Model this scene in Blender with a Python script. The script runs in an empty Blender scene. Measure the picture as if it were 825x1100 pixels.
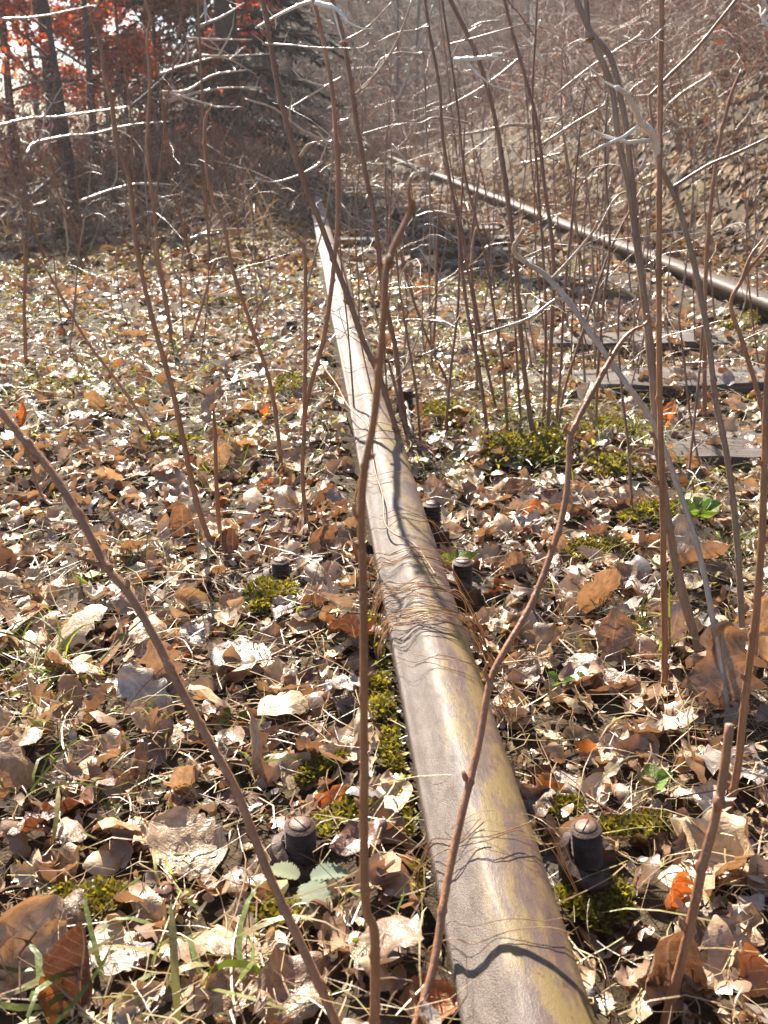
import bpy, math, random
import numpy as np
from mathutils import Vector, Matrix
random.seed(7)
rng = np.random.default_rng(11)
SC = bpy.context.scene
COL = SC.collection

# ------------------------------------------------------------------ camera
CAM = Vector((0.0, 0.0, 0.72))
PITCH, YAW, F = math.radians(21.25), math.radians(4.66), 1080.0      # F in pixels of an 825x1100 frame
cd = bpy.data.cameras.new('camera'); co = bpy.data.objects.new('camera', cd); COL.objects.link(co)
cd.sensor_fit = 'VERTICAL'; cd.sensor_height = 24.0; cd.lens = 24.0 * F / 1100.0
cd.clip_start = 0.02; cd.clip_end = 600.0
co.location = CAM; co.rotation_euler = (math.pi / 2 - PITCH, 0, -YAW)
cd.dof.use_dof = True; cd.dof.focus_distance = 1.35; cd.dof.aperture_fstop = 8.5
SC.camera = co
RM = co.rotation_euler.to_matrix()

# ------------------------------------------------------------------ light
SUN_EL, SUN_AZ = math.radians(41), math.radians(-14)
w = bpy.data.worlds.new('World'); SC.world = w; w.use_nodes = True
nt = w.node_tree; bg = nt.nodes['Background']
sky = nt.nodes.new('ShaderNodeTexSky'); sky.sky_type = 'NISHITA'; sky.sun_disc = False
sky.sun_elevation = SUN_EL; sky.sun_rotation = SUN_AZ % (2 * math.pi); sky.dust_density = 0.2; sky.ozone_density = 3.0; sky.air_density = 1.0
nt.links.new(sky.outputs[0], bg.inputs[0]); bg.inputs[1].default_value = 0.055
sl = bpy.data.lights.new('sun', 'SUN'); so = bpy.data.objects.new('sun', sl); COL.objects.link(so)
sl.energy = 5.0; sl.angle = math.radians(0.55); sl.color = (1.0, 0.92, 0.80)
sd = Vector((math.sin(SUN_AZ) * math.cos(SUN_EL), math.cos(SUN_AZ) * math.cos(SUN_EL), math.sin(SUN_EL)))
so.rotation_euler = sd.to_track_quat('Z', 'Y').to_euler(); so.location = sd * 60
SC.view_settings.view_transform = 'Standard'; SC.view_settings.look = 'None'
SC.view_settings.exposure = 2.0; SC.view_settings.gamma = 1.0
SC.cycles.max_bounces = 6; SC.cycles.transparent_max_bounces = 6

# ------------------------------------------------------------------ small maths
def ray(px, py):
    return RM @ Vector(((px - 412.5) / F, (550.0 - py) / F, -1.0))
def at_z(px, py, z):
    d = ray(px, py); return CAM + d * ((z - CAM.z) / d.z)
def at_y(px, py, y):
    d = ray(px, py); return CAM + d * (y / d.y)
def mpp(p):                                   # metres per photo pixel at a point
    d = RM.transposed() @ (Vector(p) - CAM); return -d.z / F
def hsh(ix, iy, s):
    n = (ix * 374761393 + iy * 668265263 + s * 1442695041) & 0xffffffff
    n = ((n ^ (n >> 13)) * 1274126177) & 0xffffffff
    return ((n ^ (n >> 16)) & 0xffff) / 65535.0
def vnoise(x, y, s=0):
    x = np.asarray(x, float); y = np.asarray(y, float)
    ix = np.floor(x).astype(np.int64); iy = np.floor(y).astype(np.int64)
    fx = x - ix; fy = y - iy; fx = fx * fx * (3 - 2 * fx); fy = fy * fy * (3 - 2 * fy)
    a = hsh(ix, iy, s); b = hsh(ix + 1, iy, s); c = hsh(ix, iy + 1, s); d = hsh(ix + 1, iy + 1, s)
    return (a + (b - a) * fx) * (1 - fy) + (c + (d - c) * fx) * fy
def sst(a, b, x):
    t = np.clip((np.asarray(x, float) - a) / (b - a), 0, 1); return t * t * (3 - 2 * t)

RT = 0.12                                     # rail top
XL = at_z(572, 1100, RT).x                    # centre of the near rail
XR = at_z(825, 318, RT).x                     # centre of the far rail
SLEEP = [0.86 + 0.665 * k for k in range(-1, 34)]

def ground(x, y):
    x = np.asarray(x, float); y = np.asarray(y, float)
    h = (vnoise(x * 3.1, y * 3.1, 1) - .5) * .035 + (vnoise(x * 9, y * 9, 2) - .5) * .022 + (vnoise(x * 24, y * 24, 3) - .5) * .012
    h = h + (vnoise(x * .7, y * .7, 4) - .5) * .05 * sst(.6, 2, np.abs(x))
    bed = sst(XL - .02, XL + .12, x) * (1 - sst(XR - .12, XR + .02, x))
    h = h + .03 * (1 - sst(2.5, 6, y))
    h = h - bed * (.008 + .03 * sst(4.5, 7, y)) - .055 * bed * sst(.72, .95, x) * sst(1.35, 1.75, y) * (1 - sst(3.3, 4.2, y))
    h = h + .035 * np.exp(-((x - XL + .09) / .06) ** 2) * (1 - .6 * sst(3, 6, y))
    # hollows close to the rail, right side
    h = h - .014 * np.exp(-((x - XL - .1) / .04) ** 2) * (1 - sst(3, 5, y))
    h = h + .25 * sst(8.0, 10.0, y) * (1 - sst(XL - .1, XL + .35, x)) * sst(-6, -1, x)
    h = h - .5 * sst(9, 20, y) * (1 - sst(-9, -3, x))
    h = h + .05 * np.exp(-((x - XR) / .22) ** 2)
    bank = np.clip(x - (XR + .5), 0, 14.0)
    h = h + bank * .58 * sst(0, .8, bank) + (vnoise(x * 1.3, y * 1.3, 6) - .5) * .35 * sst(.2, 1.5, bank)
    hill = np.clip(y - 23.0, 0, 22.0) * .5 * sst(-6, -1.5, x - (y - 23) * .06)
    return np.maximum(h, h * 0 + hill + h * .3) if hill.ndim == 0 else np.where(hill > .02, np.maximum(h, hill + h * .3), h)
def gz(x, y): return float(ground(x, y))
def ghit(px, py, lift=0.0):
    d = ray(px, py); p0 = None; t = .3
    for i in range(700):
        p = CAM + d * t
        if p.z <= gz(p.x, p.y) + lift:
            lo, hi = t / 1.025, t
            for _ in range(14):
                m = (lo + hi) / 2; q = CAM + d * m
                if q.z <= gz(q.x, q.y) + lift: hi = m
                else: lo = m
            return CAM + d * hi
        t *= 1.025
        if t > 90: break
    return CAM + d * 30

# ------------------------------------------------------------------ materials
def new_mat(name):
    m = bpy.data.materials.new(name); m.use_nodes = True
    n = m.node_tree.nodes; l = m.node_tree.links
    return m, n, l, n['Principled BSDF']
def setp(b, **k):
    for kk, v in k.items(): b.inputs[kk.replace('_', ' ')].default_value = v
def ramp(n, stops):
    r = n.new('ShaderNodeValToRGB'); e = r.color_ramp.elements
    while len(e) < len(stops): e.new(.5)
    for i, (p, c) in enumerate(stops):
        e[i].position = p; e[i].color = (*c, 1) if len(c) == 3 else c
    return r
def noise(n, l, scale, detail=4, rough=.6, vec=None):
    t = n.new('ShaderNodeTexNoise'); t.inputs['Scale'].default_value = scale
    t.inputs['Detail'].default_value = detail; t.inputs['Roughness'].default_value = rough
    if vec is not None: l.new(vec, t.inputs['Vector'])
    return t
def bump(n, l, b, h, strength, dist):
    u = n.new('ShaderNodeBump'); u.inputs['Strength'].default_value = strength; u.inputs['Distance'].default_value = dist
    l.new(h, u.inputs['Height']); l.new(u.outputs[0], b.inputs['Normal']); return u
def mixc(n, l, f, a, b):
    m = n.new('ShaderNodeMix'); m.data_type = 'RGBA'
    for s, v in ((0, f), (6, a), (7, b)):
        if hasattr(v, 'links'): l.new(v, m.inputs[s])
        elif s == 0: m.inputs[0].default_value = v
        else: m.inputs[s].default_value = (*v, 1)
    return m.outputs[2]

def leaf_mat(name, src, transl=.17, rough=.37, spec=.68, gain=(1.2, .82, .53)):
    """thin dry leaf: diffuse + translucent + a waxy sheen; colour per leaf from the object colour or the vertex colour"""
    m, n, l, b = new_mat(name)
    if src == 'object':
        c = n.new('ShaderNodeObjectInfo').outputs['Color']
    else:
        a = n.new('ShaderNodeVertexColor'); a.layer_name = 'tone'; c = a.outputs['Color']
    tc = n.new('ShaderNodeTexCoord')
    nz = noise(n, l, 26, 4, .65, tc.outputs['Object'] if src != 'object' else tc.outputs['UV'])
    if src == 'object': nz.inputs['Scale'].default_value = 6
    r = ramp(n, [(.32, (.62, .55, .5)), (.62, (1.12, 1.1, 1.08))]); l.new(nz.outputs[0], r.inputs[0])
    mm = n.new('ShaderNodeMix'); mm.data_type = 'RGBA'; mm.blend_type = 'MULTIPLY'; mm.inputs[0].default_value = 1
    l.new(c, mm.inputs[6]); l.new(r.outputs[0], mm.inputs[7])
    base = mm.outputs[2]
    if src == 'object':
        uv = n.new('ShaderNodeSeparateXYZ'); l.new(tc.outputs['UV'], uv.inputs[0])
        def mth(op, a, b2=None):
            q = n.new('ShaderNodeMath'); q.operation = op
            for i_, v_ in enumerate((a, b2)):
                if v_ is None: continue
                if hasattr(v_, 'links'): l.new(v_, q.inputs[i_])
                else: q.inputs[i_].default_value = v_
            return q.outputs[0]
        dv = mth('ABSOLUTE', mth('SUBTRACT', uv.outputs[1], .5)); mid = mth('LESS_THAN', dv, .018)
        side = mth('LESS_THAN', mth('FRACT', mth('SUBTRACT', mth('MULTIPLY', uv.outputs[0], 9.0), mth('MULTIPLY', dv, 4.0))), .1)
        vf = mth('MULTIPLY', mth('MAXIMUM', mid, mth('MULTIPLY', side, .6)), .35)
        base = mixc(n, l, vf, base, (.58, .46, .32))
        sp = noise(n, l, 16, 2, .5, tc.outputs['UV']); rs = ramp(n, [(.66, (0, 0, 0)), (.74, (.6, .6, .6))]); l.new(sp.outputs[0], rs.inputs[0])
        base = mixc(n, l, rs.outputs[0], base, (.07, .045, .03))
    l.new(base, b.inputs['Base Color']); setp(b, Roughness=rough, Specular_IOR_Level=spec)
    bump(n, l, b, nz.outputs[0], .7, .005)
    t = n.new('ShaderNodeBsdfTranslucent')
    g = n.new('ShaderNodeMix'); g.data_type = 'RGBA'; g.blend_type = 'MULTIPLY'; g.inputs[0].default_value = 1
    l.new(base, g.inputs[6]); g.inputs[7].default_value = (*gain, 1); l.new(g.outputs[2], t.inputs[0])
    mx = n.new('ShaderNodeMixShader'); mx.inputs[0].default_value = transl
    l.new(b.outputs[0], mx.inputs[1]); l.new(t.outputs[0], mx.inputs[2])
    l.new(mx.outputs[0], n['Material Output'].inputs[0])
    return m
M = {}
M['leaf'] = leaf_mat('dry_leaf', 'object')
M['glow'] = leaf_mat('glowing_dry_leaf', 'object', .38, .42, .5, (1.3, .72, .36))
M['litter'] = leaf_mat('dry_litter', 'tone')
M['farlitter'] = leaf_mat('dry_far_litter', 'tone', .15, .8, .12)
M['wrap'] = leaf_mat('dry_grass_wrap', 'tone', .5, .5, .3, (1.2, 1.05, .75))
M['straw'] = leaf_mat('dry_straw', 'tone', .25, .4, .5, (1.2, .9, .55))
M['green'] = leaf_mat('green_blade', 'tone', .4, .4, .4, (1.5, 1.5, .4))
M['seed'] = leaf_mat('seedling_leaf', 'object', .35, .5, .4, (1.4, 1.5, .5))
M['beech'] = leaf_mat('beech_leaf', 'tone', .5, .45, .3, (1.5, .74, .4))
M['needle'] = leaf_mat('needle', 'tone', .1, .7, .15, (1, 1.1, .5))

def soil():
    m, n, l, b = new_mat('soil')
    tc = n.new('ShaderNodeTexCoord').outputs['Object']
    a = noise(n, l, 5, 6, .7, tc); c = noise(n, l, 60, 5, .7, tc); d = noise(n, l, 1.1, 3, .5, tc)
    r = ramp(n, [(.3, (.02, .013, .008)), (.5, (.05, .033, .02)), (.7, (.12, .08, .048))]); l.new(c.outputs[0], r.inputs[0])
    r2 = ramp(n, [(.45, (0, 0, 0)), (.62, (1, 1, 1))]); l.new(a.outputs[0], r2.inputs[0])
    r3 = ramp(n, [(.35, (.045, .05, .014)), (.65, (.1, .066, .04))]); l.new(d.outputs[0], r3.inputs[0])
    f = n.new('ShaderNodeMath'); f.operation = 'MULTIPLY'; f.inputs[1].default_value = .55; l.new(r2.outputs[0], f.inputs[0])
    l.new(mixc(n, l, f.outputs[0], r.outputs[0], r3.outputs[0]), b.inputs['Base Color'])
    setp(b, Roughness=.9, Specular_IOR_Level=.2); bump(n, l, b, c.outputs[0], .8, .012)
    return m
M['soil'] = soil()

def bark(name, c0, c1, scale=60, rough=.42, spec=.5, stretch=.12):
    m, n, l, b = new_mat(name)
    tc = n.new('ShaderNodeTexCoord').outputs['Object']
    mp = n.new('ShaderNodeMapping'); mp.inputs['Scale'].default_value = (1, 1, stretch); l.new(tc, mp.inputs[0])
    a = noise(n, l, scale, 5, .7, mp.outputs[0]); r = ramp(n, [(.3, c0), (.7, c1)]); l.new(a.outputs[0], r.inputs[0])
    dn = noise(n, l, scale * 6, 2, .5, tc)
    r2 = ramp(n, [(.62, (0, 0, 0)), (.72, (1, 1, 1))]); l.new(dn.outputs[0], r2.inputs[0])
    f = n.new('ShaderNodeMath'); f.operation = 'MULTIPLY'; f.inputs[1].default_value = .5; l.new(r2.outputs[0], f.inputs[0])
    pt = noise(n, l, scale * .35, 3, .6, tc); rp = ramp(n, [(.45, (0, 0, 0)), (.62, (.55, .55, .55))]); l.new(pt.outputs[0], rp.inputs[0])
    cc = mixc(n, l, rp.outputs[0], r.outputs[0], tuple(v * .45 + .02 for v in c1))
    l.new(mixc(n, l, f.outputs[0], cc, (.42, .32, .24)), b.inputs['Base Color'])
    setp(b, Roughness=rough, Specular_IOR_Level=spec); bump(n, l, b, a.outputs[0], .9, .003)
    return m
M['stem'] = bark('brown_bark', (.19, .075, .032), (.4, .185, .085))
M['stemdark'] = bark('dark_brown_bark', (.12, .052, .028), (.26, .125, .065))
M['stemgrey'] = bark('grey_bark', (.15, .09, .058), (.34, .225, .15))
M['twigpale'] = bark('pale_twig', (.3, .2, .14), (.54, .43, .34), rough=.3, spec=.8)
M['trunk'] = bark('trunk_bark', (.03, .022, .02), (.1, .075, .065), 14, .8, .3)
M['twigglare'] = bark('sun_glare_twig', (.6, .54, .48), (.82, .78, .72), rough=.3, spec=.8)  # near-white bark colour: blown-out sun glare painted into the twig
M['log'] = bark('log_bark', (.05, .036, .03), (.16, .12, .1), 20, .7, .35)
M['cut'] = bark('cut_wood', (.4, .28, .18), (.55, .42, .3), 90, .7, .3)

def rail_mat():
    m, n, l, b = new_mat('worn_rail')
    tc = n.new('ShaderNodeTexCoord').outputs['Object']
    sx = n.new('ShaderNodeSeparateXYZ'); l.new(tc, sx.inputs[0])
    mp = n.new('ShaderNodeMapping'); mp.inputs['Scale'].default_value = (1, .35, 1); l.new(tc, mp.inputs[0])
    big = noise(n, l, 30, 7, .7, mp.outputs[0]); mid = noise(n, l, 90, 5, .7, mp.outputs[0]); fine = noise(n, l, 900, 2, .5, tc)
    rust = noise(n, l, 110, 5, .65, tc)
    r = ramp(n, [(.4, (.07, .043, .036)), (.49, (.1, .062, .04)), (.56, (.145, .098, .034))]); l.new(big.outputs[0], r.inputs[0])
    r2 = ramp(n, [(.6, (0, 0, 0)), (.68, (1, 1, 1))]); l.new(rust.outputs[0], r2.inputs[0])
    c1 = mixc(n, l, r2.outputs[0], r.outputs[0], (.075, .03, .018))
    gr = ramp(n, [(.38, (.022, .014, .01)), (.5, (.075, .051, .037)), (.62, (.175, .13, .1))]); l.new(fine.outputs[0], gr.inputs[0])
    gb = ramp(n, [(.35, (.09, .06, .042)), (.6, (.2, .155, .125))]); l.new(mid.outputs[0], gb.inputs[0])
    c2 = mixc(n, l, .45, gr.outputs[0], gb.outputs[0])
    ad = n.new('ShaderNodeMath'); ad.operation = 'MULTIPLY_ADD'; ad.inputs[1].default_value = .02; l.new(mid.outputs[0], ad.inputs[0]); l.new(sx.outputs[0], ad.inputs[2])
    rr = n.new('ShaderNodeMapRange'); rr.inputs[1].default_value = -.008; rr.inputs[2].default_value = .006; l.new(ad.outputs[0], rr.inputs[0])
    l.new(mixc(n, l, rr.outputs[0], c2, c1), b.inputs['Base Color'])
    setp(b, Metallic=.0, Specular_IOR_Level=.4)
    ro = n.new('ShaderNodeMapRange'); ro.inputs[3].default_value = .55; ro.inputs[4].default_value = .5; l.new(rr.outputs[0], ro.inputs[0]); l.new(ro.outputs[0], b.inputs['Roughness'])
    add = n.new('ShaderNodeMath'); add.operation = 'MULTIPLY_ADD'; l.new(fine.outputs[0], add.inputs[0])
    iv = n.new('ShaderNodeMapRange'); iv.inputs[3].default_value = 1; iv.inputs[4].default_value = .2; l.new(rr.outputs[0], iv.inputs[0])
    l.new(iv.outputs[0], add.inputs[1]); l.new(big.outputs[0], add.inputs[2])
    bump(n, l, b, add.outputs[0], .6, .003)
    return m
M['rail'] = rail_mat()
def rusty(name, a, c, rough=.7):
    m, n, l, b = new_mat(name)
    tc = n.new('ShaderNodeTexCoord').outputs['Object']
    z = noise(n, l, 70, 6, .7, tc); r = ramp(n, [(.3, a), (.7, c)]); l.new(z.outputs[0], r.inputs[0])
    l.new(r.outputs[0], b.inputs['Base Color']); setp(b, Roughness=rough, Metallic=.3); bump(n, l, b, z.outputs[0], .6, .003)
    return m
M['railside'] = rusty('rusty_rail_side', (.03, .018, .013), (.1, .057, .038), .6)
M['bolt'] = rusty('rusty_bolt', (.022, .014, .011), (.1, .055, .037), .62)
M['bolttop'] = rusty('rusty_bolt_end', (.09, .055, .04), (.22, .14, .1), .5)
def wood():
    m, n, l, b = new_mat('sleeper_wood')
    tc = n.new('ShaderNodeTexCoord').outputs['Object']
    mp = n.new('ShaderNodeMapping'); mp.inputs['Scale'].default_value = (.06, 1, 1); l.new(tc, mp.inputs[0])
    a = noise(n, l, 60, 6, .7, mp.outputs[0]); r = ramp(n, [(.3, (.02, .014, .011)), (.5, (.07, .05, .038)), (.75, (.16, .12, .095))])
    l.new(a.outputs[0], r.inputs[0]); l.new(r.outputs[0], b.inputs['Base Color']); setp(b, Roughness=.75)
    bump(n, l, b, a.outputs[0], .9, .008); return m
M['wood'] = wood()
def mossmat():
    m, n, l, b = new_mat('moss_mound')
    tc = n.new('ShaderNodeTexCoord').outputs['Object']
    a = noise(n, l, 120, 5, .7, tc); r = ramp(n, [(.3, (.03, .03, .008)), (.7, (.16, .16, .035))]); l.new(a.outputs[0], r.inputs[0])
    l.new(r.outputs[0], b.inputs['Base Color']); setp(b, Roughness=.9); bump(n, l, b, a.outputs[0], 1, .006); return m
M['moss'] = mossmat()

# ------------------------------------------------------------------ builders
def tag(o, label=None, cat=None, group=None, kind=None):
    if label: o['label'] = label
    if cat: o['category'] = cat
    if group: o['group'] = group
    if kind: o['kind'] = kind
    return o
def link(name, me, mat=None, loc=(0, 0, 0), parent=None, smooth=True):
    o = bpy.data.objects.new(name, me); COL.objects.link(o); o.location = loc
    if parent: o.parent = parent
    if mat is not None and len(me.materials) == 0: me.materials.append(mat)
    if smooth and len(me.polygons): me.polygons.foreach_set('use_smooth', np.ones(len(me.polygons), bool))
    return o
def empty(name, loc):
    o = bpy.data.objects.new(name, None); COL.objects.link(o); o.location = loc; o.empty_display_size = .05; return o
def np_mesh(name, V, Q, tone=None):
    """quads (N,4) or tris (N,3) as a mesh, with an optional colour per vertex"""
    me = bpy.data.meshes.new(name); V = np.asarray(V, np.float32); Q = np.asarray(Q, np.int32); k = Q.shape[1]
    me.vertices.add(len(V)); me.vertices.foreach_set('co', V.ravel())
    me.loops.add(Q.size); me.loops.foreach_set('vertex_index', Q.ravel())
    me.polygons.add(len(Q)); me.polygons.foreach_set('loop_start', np.arange(0, Q.size, k, dtype=np.int32))
    if tone is not None:
        a = me.color_attributes.new('tone', 'FLOAT_COLOR', 'POINT')
        a.data.foreach_set('color', np.concatenate([np.asarray(tone, np.float32), np.ones((len(V), 1), np.float32)], 1).ravel())
    me.update(calc_edges=True); me.validate(); return me

class MB:
    def __init__(s): s.v = []; s.f = []
    def add(s, vs, fs):
        n = len(s.v); s.v += [tuple(v) for v in vs]; s.f += [tuple(i + n for i in f) for f in fs]
    def tube(s, pts, rad, sides=6, cap=True):
        pts = [Vector(p) for p in pts]; N = len(pts); vs = []; fs = []
        up = Vector((.3, 1, .1)).normalized()
        for i, p in enumerate(pts):
            t = (pts[min(i + 1, N - 1)] - pts[max(i - 1, 0)]); t = t.normalized() if t.length > 1e-9 else Vector((0, 0, 1))
            a = t.cross(up); a = a.normalized() if a.length > 1e-6 else Vector((1, 0, 0)); b = t.cross(a)
            for k in range(sides):
                an = 2 * math.pi * k / sides; vs.append(p + (a * math.cos(an) + b * math.sin(an)) * rad[i])
        for i in range(N - 1):
            for k in range(sides):
                k2 = (k + 1) % sides; fs.append((i * sides + k, i * sides + k2, (i + 1) * sides + k2, (i + 1) * sides + k))
        if cap:
            fs.append(tuple(range(sides))[::-1]); fs.append(tuple((N - 1) * sides + k for k in range(sides)))
        s.add(vs, fs)
    def box(s, c, h, rz=0, jit=0):
        vs = []
        for z in (-1, 1):
            for x, y in ((-1, -1), (1, -1), (1, 1), (-1, 1)):
                X, Y = x * h[0], y * h[1]
                vs.append((c[0] + X * math.cos(rz) - Y * math.sin(rz) + random.uniform(-jit, jit), c[1] + X * math.sin(rz) + Y * math.cos(rz) + random.uniform(-jit, jit), c[2] + z * h[2]))
        s.add(vs, [(3, 2, 1, 0), (4, 5, 6, 7), (0, 1, 5, 4), (1, 2, 6, 5), (2, 3, 7, 6), (3, 0, 4, 7)])
    def lathe(s, c, prof, sides=20, a0=0):
        vs = []; fs = []; n = len(prof)
        for (r, z) in prof:
            for k in range(sides):
                an = a0 + 2 * math.pi * k / sides; vs.append((c[0] + r * math.cos(an), c[1] + r * math.sin(an), c[2] + z))
        for i in range(n - 1):
            for k in range(sides):
                k2 = (k + 1) % sides; fs.append((i * sides + k, i * sides + k2, (i + 1) * sides + k2, (i + 1) * sides + k))
        fs.append(tuple((n - 1) * sides + k for k in range(sides))); s.add(vs, fs)
    def obj(s, name, mat, parent=None, loc=(0, 0, 0), smooth=True):
        me = bpy.data.meshes.new(name); L = Vector(loc)
        me.from_pydata([(v[0] - L.x, v[1] - L.y, v[2] - L.z) for v in s.v], [], s.f); me.update()
        return link(name, me, mat, (0, 0, 0) if parent else loc, parent, smooth)

def catmull(P, n=4):
    P = [Vector(p) for p in P]
    if len(P) < 3: return P
    out = []
    Q = [P[0] * 2 - P[1]] + P + [P[-1] * 2 - P[-2]]
    for i in range(1, len(Q) - 2):
        a, b, c, d = Q[i - 1], Q[i], Q[i + 1], Q[i + 2]
        for k in range(n):
            t = k / n; out.append(.5 * ((2 * b) + (c - a) * t + (2 * a - 5 * b + 4 * c - d) * t * t + (3 * b - a - 3 * c + d) * t ** 3))
    out.append(P[-1]); return out

# ------------------------------------------------------------------ setting: ground
def axis(lo, hi, c, fine, grow):
    a = [c]; st = fine
    while a[-1] < hi: a.append(a[-1] + st); st *= grow
    b = [c]; st = fine
    while b[-1] > lo: b.append(b[-1] - st); st *= grow
    return np.array(sorted(set(b[1:] + a)))
gx = axis(-70, 70, .25, .02, 1.028); gy = axis(-12, 95, .9, .02, 1.026)
GX, GY = np.meshgrid(gx, gy); GZ = ground(GX, GY)
nx, ny = len(gx), len(gy)
idx = np.arange(nx * ny).reshape(ny, nx)
Q = np.stack([idx[:-1, :-1], idx[:-1, 1:], idx[1:, 1:], idx[1:, :-1]], -1).reshape(-1, 4)
g = link('ground', np_mesh('ground', np.stack([GX, GY, GZ], -1).reshape(-1, 3), Q), M['soil'])
tag(g, 'dark woodland soil under the leaf litter, rising into a bank and a hill', None, None, 'structure')

# ------------------------------------------------------------------ rails
HEAD_WORN = [(.030, -.045), (.046, -.037), (.0495, -.028), (.0475, -.019), (.039, -.0115), (.024, -.0055), (.006, -.0012), (-.006, 0), (-.014, -.0012), (-.021, -.0055),
             (-.028, -.0115), (-.035, -.0150), (-.041, -.0150), (-.046, -.0125), (-.0495, -.013), (-.051, -.018), (-.0505, -.03), (-.046, -.038), (-.030, -.045)]
HEAD_PLAIN = [(.030, -.045), (.044, -.038), (.046, -.02), (.043, -.007), (.034, -.0015), (.012, 0), (-.012, 0), (-.034, -.0015), (-.043, -.007), (-.046, -.02), (-.044, -.038), (-.030, -.045)]
WEB = [(.012, -.044), (.0085, -.06), (.0085, -.1), (.016, -.109), (-.016, -.109), (-.0085, -.1), (-.0085, -.06), (-.012, -.044)]
FOOT = [(.016, -.108), (.055, -.114), (.056, -.121), (-.056, -.121), (-.055, -.114), (-.016, -.108)]
def extrude(name, prof, ys, mat, parent, wob=0):
    V = []; n = len(prof)
    for y in ys:
        dx = math.sin(y * .55 + .4) * .004 + .0016 * math.sin(y * 3.1)
        for k, (x, z) in enumerate(prof):
            jx = (float(vnoise(y * 9, k * 3.7, 31)) - .5) * wob; V.append((x + dx + jx * .6, y, z + jx * .5 + .002 * math.sin(y * 1.7)))
    Qs = [(i * n + k, i * n + k + 1, (i + 1) * n + k + 1, (i + 1) * n + k) for i in range(len(ys) - 1) for k in range(n - 1)]
    return link(name, np_mesh(name, V, Qs), mat, (0, 0, 0), parent)
for (x, prof, lab) in ((XL, HEAD_WORN, 'long rusty rail with a worn shiny top running up the middle of the picture'),
                       (XR, HEAD_PLAIN, 'second rusty rail with a dark side, at the foot of the right bank')):
    r = empty('rail', (x, 0, RT)); tag(r, lab, 'rail', 'rails of the disused track')
    ys = np.concatenate([np.arange(-1.5, 3, .04), np.arange(3, 34, .25)])
    extrude('rail_head', prof, ys, M['rail'] if x == XL else M['railside'], r, .0012)
    extrude('rail_web', WEB, ys, M['railside'], r); extrude('rail_foot', FOOT, ys, M['railside'], r)

# sleepers
ORD = 'first second third fourth fifth sixth seventh eighth ninth tenth eleventh twelfth thirteenth fourteenth fifteenth sixteenth seventeenth eighteenth nineteenth twentieth'.split()
ORD += ['twenty-' + o for o in ORD[:9]] + ['thirtieth'] + ['thirty-' + o for o in ORD[:9]] + ['fortieth'] + ['forty-' + o for o in ORD[:9]]
ordn = ['first', 'second', 'third', 'fourth', 'fifth', 'sixth', 'seventh', 'eighth', 'ninth', 'tenth']
for k, y in enumerate(SLEEP):
    if y > 19: break
    X0, X1 = XL - .33, XR + .32; N = 28; V = []; F_ = []
    ry = random.uniform(-.012, .012); dz = random.uniform(-.006, .006)
    top = .004 + dz + (.016 if k in (2, 3, 4) else 0)
    sec = [(-.105, -.13), (-.108, -.02), (-.1, -.004), (-.05, .002), (.02, 0), (.075, .001), (.1, -.006), (.107, -.025), (.105, -.13)]
    for i in range(N + 1):
        t = i / N; X = X0 + (X1 - X0) * t
        for j, (sy, sz) in enumerate(sec):
            nn = (float(vnoise(X * 14 + k * 7, j * 5.3, 41)) - .5)
            V.append((X - (X0 + X1) / 2, sy + nn * .012 + ry * (t - .5) * 4, sz + (nn * .014 if 0 < j < 8 else 0)))
    n = len(sec)
    for i in range(N):
        for j in range(n - 1): F_.append((i * n + j, (i + 1) * n + j, (i + 1) * n + j + 1, i * n + j + 1))
    F_.append(tuple(range(n))[::-1]); F_.append(tuple(N * n + j for j in range(n)))
    me = bpy.data.meshes.new('sleeper'); me.from_pydata(V, [], F_); me.update()
    o = link('sleeper', me, M['wood'], ((X0 + X1) / 2, y, top), None, False)
    if k < 10:
        lab = {0: 'buried wooden sleeper under the nearest part of the rail', 1: 'buried wooden sleeper under the nearest pair of track bolts', 2: 'buried wooden sleeper under the second pair of track bolts',
               3: 'weathered grey sleeper with a dark front edge, nearest of those showing at right', 4: 'weathered grey sleeper second in view before the right rail, half under leaves'}.get(k, '%s weathered sleeper up the track, counted from the rail end in front' % ordn[k])
        tag(o, lab, 'sleeper', 'wooden sleepers of the track')
    else:
        tag(o, '%s sleeper up the track, a dark bar beyond the stems' % ORD[k], 'sleeper', 'wooden sleepers of the track')

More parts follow.
